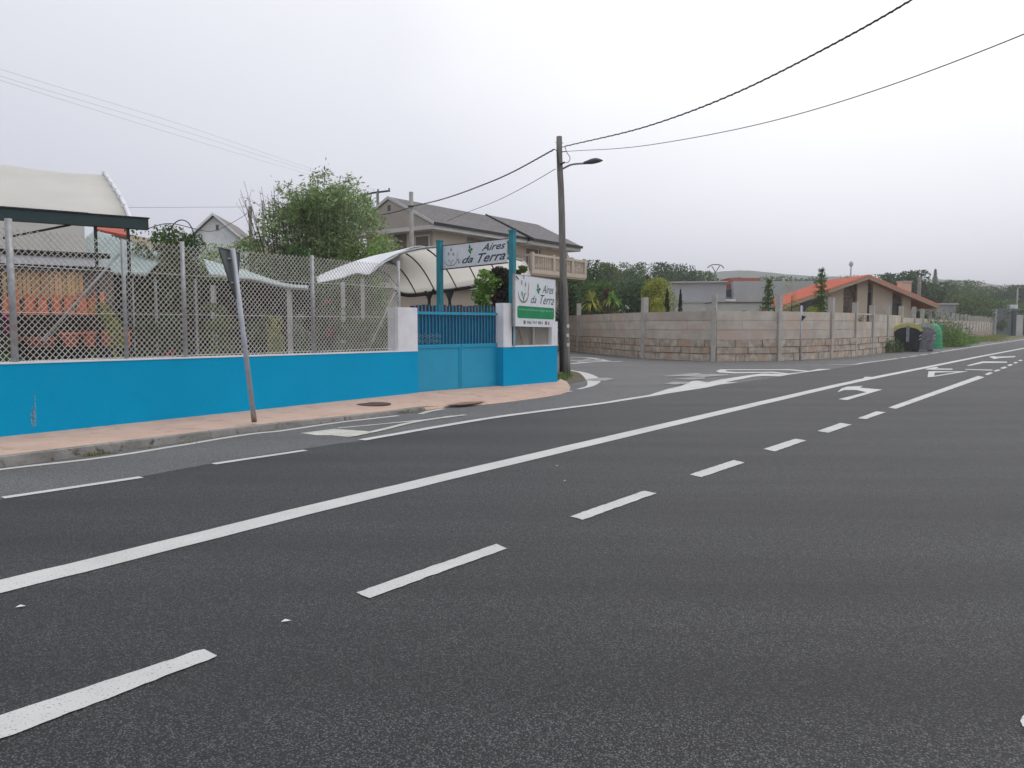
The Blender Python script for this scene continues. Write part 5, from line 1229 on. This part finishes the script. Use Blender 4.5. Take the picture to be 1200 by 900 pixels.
def cypress(label, px, D_, ytop, hw, n=1600):
    X, Y = at_px(px, D_); z1 = zt_(ytop, D_); t = thing('cypress', label, 'cypress', (X, Y, 0), 'thin cypresses')
    MB().tube([(X, Y, 0), (X, Y, z1*.9)], [.06, .02], 6).build('trunk', M['bark'], t)
    q = rng.uniform(0, 1, n); r_ = hw/900*D_*np.sin(np.clip(q*1.02+.03, 0, 1)*math.pi)**.45; a = rng.uniform(0, 6.283, n); rr = r_*np.sqrt(rng.uniform(.2, 1, n))
    MB().leaves(np.stack([X+rr*np.cos(a), Y+rr*np.sin(a), .3+(z1-.3)*q], 1), .12, .5, up=.8).build('crown', M['leaf_conifer'], t)
cypress('slim dark cypress touching the left end of the concrete building', 781.5, 46, 338, 3.2)
cypress('slim dark cypress standing clear before the concrete wall', 797, 46, 339, 2.6)
def bush(label, px, D_, ytop, hw, leaf, n=900, size=.1, name='shrub', cl=12, group=None, z0=0.0, parts=None, cat='shrub'):
    X, Y = at_px(px, D_); z1 = zt_(ytop, D_); r_ = hw/900*D_
    C = clumps((X, Y, (z1+z0)/2), (r_, r_*.8, (z1-z0)/2), cl, n, .36)
    if parts is None:
        o = MB().leaves(C, size, .55).build(name, M[leaf], origin=(X, Y, 0)); tag(o, label, cat, group); return o
    t = thing(name, label, cat, (X, Y, 0), group); MB().leaves(C, size, .55).build('foliage', M[leaf], t)
    pm, pn_, ps = parts; Cf = clumps((X, Y, (z1+z0)/2+.08*(z1-z0)), (r_*1.02, r_*.85, (z1-z0)/2), 7, pn_, .22, shell=.85); MB().leaves(Cf, ps, .8).build('flowers', M[pm], t); return t
bush('small round dark shrub before the concrete wall, right of the cypresses', 807, 44, 361, 4.5, 'leaf_mid', 500, .08)
bush('low leafy plants showing over the wall right of the palms, by the tallest post', 736, 44.5, 355, 13, 'leaf_lime', 900, .11, parts=('flower_white', 90, .08))
bush('small flowering plants over the wall at the foot of the pale green palm', 722, 45, 360, 7, 'leaf_grey', 400, .1)
bush('dark leafy shrub behind the wall between wooden pole and fountain palm', 676, 52, 355, 8, 'leaf_dark', 700, .12)
bush('brown-tinged shrub over the wall right of the concrete building front', 845, 44, 358, 5, 'leaf_red', 400, .09)
bush('small dark shrub over the wall near the dark opening', 857, 44, 364, 4, 'leaf_dark', 300, .08)
def pinelet(label, px, D_, ytop, hw, leaf, n):
    X, Y = at_px(px, D_); z1 = zt_(ytop, D_); r_ = hw/900*D_; t = thing('young_pine', label, 'pine', (X, Y, 0), 'young pines')
    b = MB(); b.tube([(X, Y, 0), (X, Y, z1)], [.09, .015], 7); C = []
    nw = 12
    for i in range(nw):
        q = i/(nw-1); z = 1.2+(z1-1.25)*q; rr = r_*(1-q)**.75+.06
        for k in range(6):
            a = k*1.047+i*.6; e_ = Vector((X+rr*math.cos(a), Y+rr*math.sin(a), z+rr*.35)); b.tube([(X, Y, z), e_], [.02, .006], 4)
            m = int(n/(nw*6)*(1.6-q)); s_ = rng.uniform(.2, 1.05, (m, 1)); C.append(np.array([X, Y, z])+(np.array(e_)-np.array([X, Y, z]))*s_+rng.normal(size=(m, 3))*.06*(1+rr))
    b.build('trunk', M['bark'], t); MB().leaves(np.concatenate(C), .16, .35, up=.3).build('crown', M[leaf], t)
pinelet('young dark pine before the grey block, left of the orange roof', 900, 44, 329, 11.5, 'leaf_mid', 1700)
pinelet('young dark pine in front of the orange roof slope, taller than the other pine', 961.5, 45, 316, 13, 'leaf_mid', 1900)
bush('round yellow-green bush at the foot of the taller young pine', 951, 43, 350, 9, 'leaf_yellow', 900, .10)
bush('reddish-flowering bush at the foot of the left young pine', 897, 43, 359, 8, 'leaf_olive', 700, .09, parts=('flower_salmon', 40, .1))
bush('flowering bush left of the yellow-green bush, at the orange roof eave', 908, 46, 352, 3.5, 'leaf_grey', 300, .09)
tree('slender_tree', 'thin wispy sapling in front of the grey block, between the two young pines', at_px(927, 46), zt_(330, 46), .5, 'leaf_yellow', 260, .10, None, 'sapling', z0=2.0, trunk_r=.03, cl=8)
bush('dark low hedge plants at the front of the stone gable wall', 1009, 56, 366, 9, 'leaf_dark', 500, .12)
bush('small spiky shrub by the pillar right of the dark doorway', 1029, 56, 364, 5, 'leaf_dark', 350, .1)
bush('dark climbing shrub under the right end of the orange roof', 1082, 62, 350, 14, 'leaf_mid', 1200, .16)
bush('dark overgrown shrub between the house and the containers', 1074, 57, 363, 7, 'leaf_mid', 700, .14)
# weeds by the roadside
def weeds(label, c, rx, ry, h, n, leaf, cat='weeds', size=.17, name='roadside_weeds', flowers=None):
    t = thing(name, label, cat, (c[0], c[1], 0)); b = MB(); C = []
    for i in range(n):
        a = random.uniform(0, 6.283); r_ = math.sqrt(random.random()); x = c[0]+rx*r_*math.cos(a); y = c[1]+ry*r_*math.sin(a); hh = h*(1-.45*r_*r_)*random.uniform(.55, 1.1)
        dx, dy = random.uniform(-.2, .2)*hh, random.uniform(-.2, .2)*hh
        b.tube([(x, y, 0), (x+dx*.4, y+dy*.4, hh*.6), (x+dx, y+dy, hh)], [.012, .008, .003], 3, cap=False)
        m = 16; s_ = rng.uniform(.15, 1, (m, 1)); C.append(np.array([x, y, 0])+np.array([dx, dy, hh])*s_+rng.normal(size=(m, 3))*.10)
    b.build('stems', M['cane'], t); MB().leaves(np.concatenate(C), size, .45).build('foliage', M[leaf], t)
    if flowers:
        k = [q[-1] for q in C]; MB().leaves(np.array(k)+rng.normal(size=(len(k), 3))*.05, .1, .9).build('seed_heads', M[flowers], t)
p_ = G(1118, 406.5); 
weeds('tall lush green weeds on the verge right of the green bottle bank', (p_.x+.2, p_.y+5.5), 1.6, 7, 1.85, 620, 'leaf_lime', flowers='leaf_grey')
p_ = G(1138, 402.5); weeds('lower bright green weeds continuing along the verge in front of the jagged posts', (p_.x-.6, p_.y+6), 1.5, 8, 1.2, 260, 'leaf_lime')
weeds('high straggly weeds over the wall behind the green bottle bank', at_px(1083, 60), 2.0, 3, 3.2, 160, 'leaf_mid', flowers='leaf_grey', size=.16)
weeds('pale straggly weeds in front of the ruined outhouse', at_px(1098, 68), 2.4, 4, 3.0, 160, 'leaf_pale', flowers='leaf_grey', size=.16)
p_ = G(1045, 413.5); weeds('grey-green scrubby weed at the foot of the plank wall, left of the yellow-lidded container', (p_.x, p_.y+.4), 1.0, .35, .95, 80, 'leaf_mid', size=.1)
def tufts(name, label, pts, n, h, leaf, spread=.15, cat='grass'):
    b = MB()
    for c in pts:
        for i in range(n):
            a = random.uniform(0, 6.283); x = c[0]+random.gauss(0, spread); y = c[1]+random.gauss(0, spread*.5); z = c[2]; hh = h*random.uniform(.4, 1.1); l_ = random.uniform(.1, .6)*hh
            w_ = .004+.012*h; s_ = Vector((-math.sin(a), math.cos(a), 0))*w_
            p = Vector((x, y, z)); q = Vector((x+l_*math.cos(a), y+l_*math.sin(a), z+hh)); b.add([p-s_, p+s_, q], [(0, 1, 2)])
    o = b.build(name, M[leaf]); tag(o, label, cat, kind='stuff'); return o
gp = [(lambda p: (p[0], p[1], 0))(G(random.uniform(1130, 1200), random.uniform(394, 401.5))) for _ in range(260)]
gp = [g for g in gp if True]
tufts('verge_grass', 'dry and green grass on the far verge beside the road', [(g[0]-1.2, g[1]+2.5, 0) for g in gp], 26, .5, 'dry_grass', .8)
gp = [(WP[i].lerp(WP[i+1], random.random())+Vector((.25, -.3, 0)))[:] for i in range(11, nW-1) for _ in range(14)]
tufts('verge_grass', 'green grass at the foot of the far wall', [(g[0]+random.uniform(0, 1.0), g[1]-random.uniform(0, 1), 0) for g in gp], 20, .45, 'leaf_lime', .6)
gp = [WP[i].lerp(WP[i+1], random.random())+Vector((0, -.16, 0)) for i in range(0, 10) for _ in range(10)]
tufts('wall_foot_grass', 'sparse dry grass at the foot of the plank wall', [(g.x, g.y, 0) for g in gp], 7, .12, 'dry_grass', .2)
kp = [(60, 536, 22, .10, 'leaf_mid'), (100, 533, 20, .07, 'dry_grass'), (112, 531, 16, .05, 'leaf_olive'), (325, 498.5, 14, .05, 'dry_grass'), (163, 524, 10, .04, 'dry_grass'), (215, 518, 10, .04, 'dry_grass')]
for x, y, n, h, lf in kp:
    p = G(x, y+1.5, 0.0)+RN*.02; o = tufts('kerb_tuft', 'small weeds in the kerb joint', [(p.x, p.y, .0), (p.x+.08, p.y+.05, 0)], n*2, h, lf, .05)
p = G(468, 484, .0); 
tufts('kerb_tuft', 'dry straw litter in the broken kerb end', [tuple(G(x, y, .01)) for x, y in ((468, 484.5), (478, 482.5), (488, 480.5), (500, 477.5), (483, 484))], 30, .07, 'dry_grass', .10)
# broken kerb rubble
b = MB()
for _ in range(26):
    q = G(random.uniform(455, 500), random.uniform(479, 484), 0); s_ = random.uniform(.012, .045); b.lathe([(s_*.8, 0), (s_, s_*.4), (s_*.4, s_*.9)], q, 5)
o = b.build('kerb_rubble', M['kerb']); tag(o, 'broken bits of kerb where the kerb ends by the driveway', 'rubble', kind='stuff')
tufts('pole_grass', 'green weeds at the foot of the wooden pole', [tuple(G(x, y, 0)) for x, y in ((656, 446), (660, 445), (664, 443.5), (655, 441), (668, 441))], 40, .28, 'leaf_lime', .10)
b = MB()
for x, y in ((335, 728), (24, 711), (662, 563.5), (653, 546)):
    q = G(x, y, .008); s_ = .018 if x in (335, 24) else .010; b.add([q+Vector((-s_*1.4, -s_*.5, 0)), q+Vector((s_*.6, -s_*.7, .006)), q+Vector((s_*1.5, s_*.4, .003)), q+Vector((-s_*.5, s_*.8, .008))], [(0, 1, 2, 3)])
o = b.build('paper_litter', M['litter']); tag(o, 'tiny pale scraps lying on the fresh asphalt', 'litter', kind='stuff')

# --- big willow left of the house
Wd = 31.0
wt = thing('willow_tree', 'big arching light-green willow-like tree in the middle left, behind the fence', 'tree', (P(380, 370, Wd).x, Wd, 0))
b = MB(); Xw = wt.location.x; C = []; canes = []
for i in range(150):
    a = random.uniform(0, 6.283); r0 = random.uniform(0, 1.3); x0, y0 = Xw+r0*math.cos(a), Wd+r0*math.sin(a)*.8
    reach = random.uniform(.3, 2.3); ex = x0+reach*math.cos(a); ey = y0+reach*math.sin(a)
    px_ = 600+F*ex/ey; dpx = px_-400
    ylim = 219+(.0050*dpx*dpx if dpx < 0 else .024*dpx*dpx)
    hh = P(700, min(ylim, 275)+(random.uniform(0, 24) if random.random() < .8 else random.uniform(-12, 2)), Wd).z
    pts = [Vector((x0, y0, 0)), Vector((x0+.25*(ex-x0), y0+.25*(ey-y0), hh*.5)), Vector((x0+.65*(ex-x0), y0+.65*(ey-y0), hh*.92)), Vector((ex, ey, hh)), Vector((ex+reach*.22*math.cos(a), ey+reach*.22*math.sin(a), hh-.3))]
    c_ = catmull(pts, 5); b.tube(c_, [.022*(1-.9*k/(len(c_)-1))+.003 for k in range(len(c_))], 4, cap=False)
    m = 110
    for v_ in rng.uniform(.35, 1, m)*(len(c_)-1):
        k = int(v_); p = c_[k].lerp(c_[min(k+1, len(c_)-1)], v_-k); g_ = .30-.2*v_/len(c_); C.append((p.x+random.gauss(0, g_), p.y+random.gauss(0, g_), p.z+random.gauss(0, g_)-.1))
b.build('canes', M['cane'], wt)
C = np.array(C)
C = np.concatenate([C, clumps((Xw-.3, Wd, 3.6), (3.0, 2.2, 2.6), 70, 11000, .26, shell=.4), clumps((Xw+1.2, Wd-.3, 3.2), (1.6, 1.5, 2.3), 36, 5500, .28, shell=.4), clumps((Xw+.4, Wd, 4.8), (1.4, 1.5, 1.5), 36, 4500, .28, shell=.4)])
MB().leaves(C, .20, .28, .35).build('crown', M['leaf_willow'], wt)
b = MB()
bt = thing('bare_shrub', 'twiggy sparse-leaved tree at the left side of the big willow', 'tree', (P(330, 370, 30).x, 30, 0)); Xb = bt.location.x; C = []
for i in range(26):
    a = random.uniform(-1.2, 1.2); hh = P(700, random.uniform(212, 240), 30).z; e_ = Vector((Xb+1.5*math.sin(a), 30+random.uniform(-.6, .6), hh))
    c_ = catmull([Vector((Xb, 30, 0)), Vector((Xb+.5*math.sin(a), 30, hh*.5)), e_], 5); b.tube(c_, [.035*(1-.9*k/(len(c_)-1))+.003 for k in range(len(c_))], 4)
    for k in range(12): q = c_[int(len(c_)*.5)+k % 5]; tw = q+Vector((random.gauss(0, .3), random.gauss(0, .3), random.uniform(.1, .5))); b.tube([q, tw], [.008, .003], 3); C.append(tuple(tw))
b.build('twigs', M['bark'], bt); MB().leaves(np.array(C)+rng.normal(size=(len(C), 3))*.05, .12, .5).build('crown', M['leaf_grey'], bt)

# --- hedge and shrubs of the nursery
for px, D_, ytop, hw, leaf, lb, sz, n in (
    (182, 20.5, 268, 27, 'leaf_mid', 'green bushy shrub under the hoop, right of the white greenhouse', .085, 7500),
    (208, 21, 266, 16, 'leaf_olive', 'olive shrub with the thin hoop arching over it', (.08), 5500),
    (228, 21.5, 277, 27, 'leaf_dark', 'dark shrub below the white gabled house', .085, 6500),
    (262, 22.5, 288, 26, 'leaf_lime', 'light green shrub just left of the leaning sign', .085, 8000),
    (300, 24, 285, 30, 'leaf_mid', 'leafy shrub right of the leaning sign, at the foot of the willow', .11, 3400),
    (355, 25, 290, 34, 'leaf_dark', 'dark shrub mass at the foot of the big willow', .12, 3600),
    (415, 26, 285, 32, 'leaf_olive', 'yellowish-green shrub between the willow and the house gable', .12, 3600),
    (440, 27, 275, 16, 'leaf_lime', 'light green upright shrub left of the porch column', .11, 2000)):
    X, Y = at_px(px, D_); tree('nursery_shrub', lb, (X, Y), zt_(ytop, D_), hw/900*D_, leaf, n, sz, 'nursery shrubs', 'shrub', cl=24, trunk_r=.05, z0=.05, clr=.32)
# hoop
hp = [P(x, y, 19.5) for x, y in ((196, 278), (200, 268), (206, 260.5), (213, 257.8), (220, 260.5), (225, 268), (228, 280), (229, 300))]
o = MB().tube(catmull(hp, 4), .014, 6).build('hoop', M['dark_metal'], smooth=True); tag(o, 'thin dark hoop arching over the shrubs left of the white gabled house', 'hoop')
# plants close behind the fence
k_ = [(170, 15.6, 352, 15, 'leaf_dark', None, 'dark potted foliage right of the shelf end'), (200, 15.5, 345, 15, 'leaf_dark', None, 'dark tall foliage left of the thin fence post'), (195, 13.9, 407, 9, 'leaf_mid', ('flower_pink', 110, .07), 'pink-flowered pot plant above the blue wall, left of the fence post'),
      (243, 14.6, 398, 11, 'leaf_olive', ('flower_white', 12, .06), 'low olive foliage with one pale bloom, right of the fence post'), (252, 16.5, 330, 16, 'leaf_olive', None, 'upright olive shrub left of the leaning sign post'),
      (288, 15, 404, 12, 'leaf_mid', ('flower_salmon', 150, .07), 'salmon-pink flowering plants behind the leaning sign post'), (322, 17.5, 362, 9, 'leaf_yellow', None, 'yellow-green variegated shrub right of the leaning sign post'),
      (305, 18.3, 345, 14, 'leaf_mid', None, 'green shrub behind the variegated one, under the curved teal roof'), (350, 18.5, 345, 14, 'leaf_grey', None, 'grey-green shrub beside the pale shed post'),
      (385, 19.2, 342, 9, 'leaf_dark', ('flower_pink', 120, .08), 'crimson-flowering shrub right of the third fence post, under the canopy side'), (408, 19.5, 350, 14, 'leaf_mid', None, 'green shrub in the middle of the last fence bay'),
      (428, 20, 338, 12, 'leaf_olive', None, 'tall olive shrub under the canopy corner'), (455, 20.6, 345, 13, 'leaf_mid', None, 'green shrub beside the white gate pillar'), (400, 17.2, 385, 16, 'leaf_olive', None, 'low olive foliage just above the wall in the last fence bay'),
      (355, 16.3, 388, 14, 'leaf_mid', None, 'low green foliage just above the wall before the third fence post'), (135, 13.6, 402, 12, 'leaf_mid', None, 'low green plants under the shelf end'), (110, 13.4, 398, 8, 'leaf_olive', None, 'yellowish low plant under the lower pots'),
      (12, 12.2, 392, 9, 'leaf_mid', None, 'leafy plant at the left edge above the blue wall'), (445, 18.8, 380, 14, 'leaf_mid', None, 'leafy plants between brace and gate pillar')]
for px, D_, yt, hw, leaf, fl2, lb in k_:
    bush(lb, px, D_, yt, hw, leaf, 1300, .085, 'potted_shrub', 14, 'plants close behind the fence', z0=.05, parts=fl2)
bush('magenta-flowering plant at the left edge beside the thick fence post', 8, 12.6, 371, 8, 'leaf_mid', 400, .07, 'potted_shrub', 8, None, z0=.9, parts=('flower_magenta', 160, .07))
# yellow-leaved arching plant at the shelf end
yp = thing('arching_plant', 'yellow-green arching plant at the right end of the pot shelf', 'plant', shelf_pt(121, -.5, 0)); b = MB(); C = []
c_ = catmull([P(117, 362, 13.3), P(124, 370, 13.2), P(132, 377, 13.2), P(136, 390, 13.2), P(137, 408, 13.2)], 6); b.tube(c_, .012, 4)
for p in c_: C += [(p.x+random.gauss(0, .05), p.y+random.gauss(0, .05), p.z+random.gauss(0, .06)) for _ in range(16)]
b.build('stem', M['cane'], yp); MB().leaves(np.array(C), .11, .4).build('foliage', M['leaf_yellow'], yp)
# climber by the right sign post
cl_ = thing('flowering_climber', 'leafy climber with white blooms between the overhead sign and the square sign', 'climber', (P(570, 370, 21.3).x, 21.3, 0))
b = MB(); b.tube([(cl_.location.x, 21.3, 0), (cl_.location.x+.1, 21.3, 1.5), (cl_.location.x+.3, 21.3, 2.8)], [.05, .04, .03], 6); b.build('stem', M['bark'], cl_)
q = P(569, 340, 21.3); C = clumps((q.x, q.y, q.z), (.42, .4, .85), 18, 1700, .34, flat_bottom=False)
MB().leaves(C, .09, .6).build('foliage', M['leaf_lime'], cl_); C = clumps((q.x-.1, q.y-.15, q.z-.1), (.42, .35, .6), 14, 40, .2, flat_bottom=False); MB().leaves(C, .07, .9).build('flowers', M['flower_white'], cl_)
q = P(589, 335, 21.6)
t = thing('dark_climber', 'dense dark reddish climber under the right end of the overhead sign', 'climber', (q.x, q.y, 0)); MB().tube([(q.x, q.y, 0), (q.x, q.y, 2.3)], .05, 6).build('stem', M['bark'], t)
C = clumps((q.x, q.y, q.z), (.42, .45, .78), 26, 4200, .4, shell=.2, flat_bottom=False); MB().leaves(C, .10, .6).build('foliage', mat('dark_bronze_leaves', (.022, .022, .014), .8, (.035, .03, .018), .6, island=.4), t)
q = P(613, 316, 21); bush('sprig of green leaves above the square sign, right of the teal post', 611, 21, 306, 7, 'leaf_olive', 500, .09, 'climber_sprig', 8, None, z0=2.6, cat='climber')

# ================================================================== HILLS
def ridge(name, D_, pts, mt):
    xs = [P(x, 380, D_).x for x, _ in pts]; b = MB(); A, Bq, Cc = [], [], []
    c = catmull([(x, y, 0) for x, y in pts], 8)
    for q in c:
        p = P(q.x, q.y+random.uniform(-.3, .3), D_); A.append(Vector((p.x, D_-260, -1))); Bq.append(p); Cc.append(Vector((p.x, D_+300, -1)))
    b.grid([A, Bq, Cc]); o = b.build(name, M[mt]); tag(o, kind='structure'); return o
ridge('hills', 800, [(-300, 345), (0, 342), (300, 345), (600, 342), (760, 330), (820, 321), (870, 317), (930, 322), (1000, 325), (1060, 327), (1120, 328), (1170, 334), (1250, 345), (1400, 352)], 'hill')

# ================================================================== HAZE
hz = bpy.data.materials.new('haze'); hz.use_nodes = True; t = hz.node_tree; t.nodes.remove(t.nodes['Principled BSDF'])
pvn = t.nodes.new('ShaderNodeVolumePrincipled'); pvn.inputs['Density'].default_value = .0009; pvn.inputs['Color'].default_value = (.93, .94, .97, 1); pvn.inputs['Anisotropy'].default_value = .2
t.links.new(pvn.outputs[0], t.nodes['Material Output'].inputs['Volume'])
hb = MB().box(-800, 1200, -60, 1150, -3, 56).build('haze', hz); tag(hb, kind='stuff', label='thin even haze fading the far hills and trees', cat='haze')
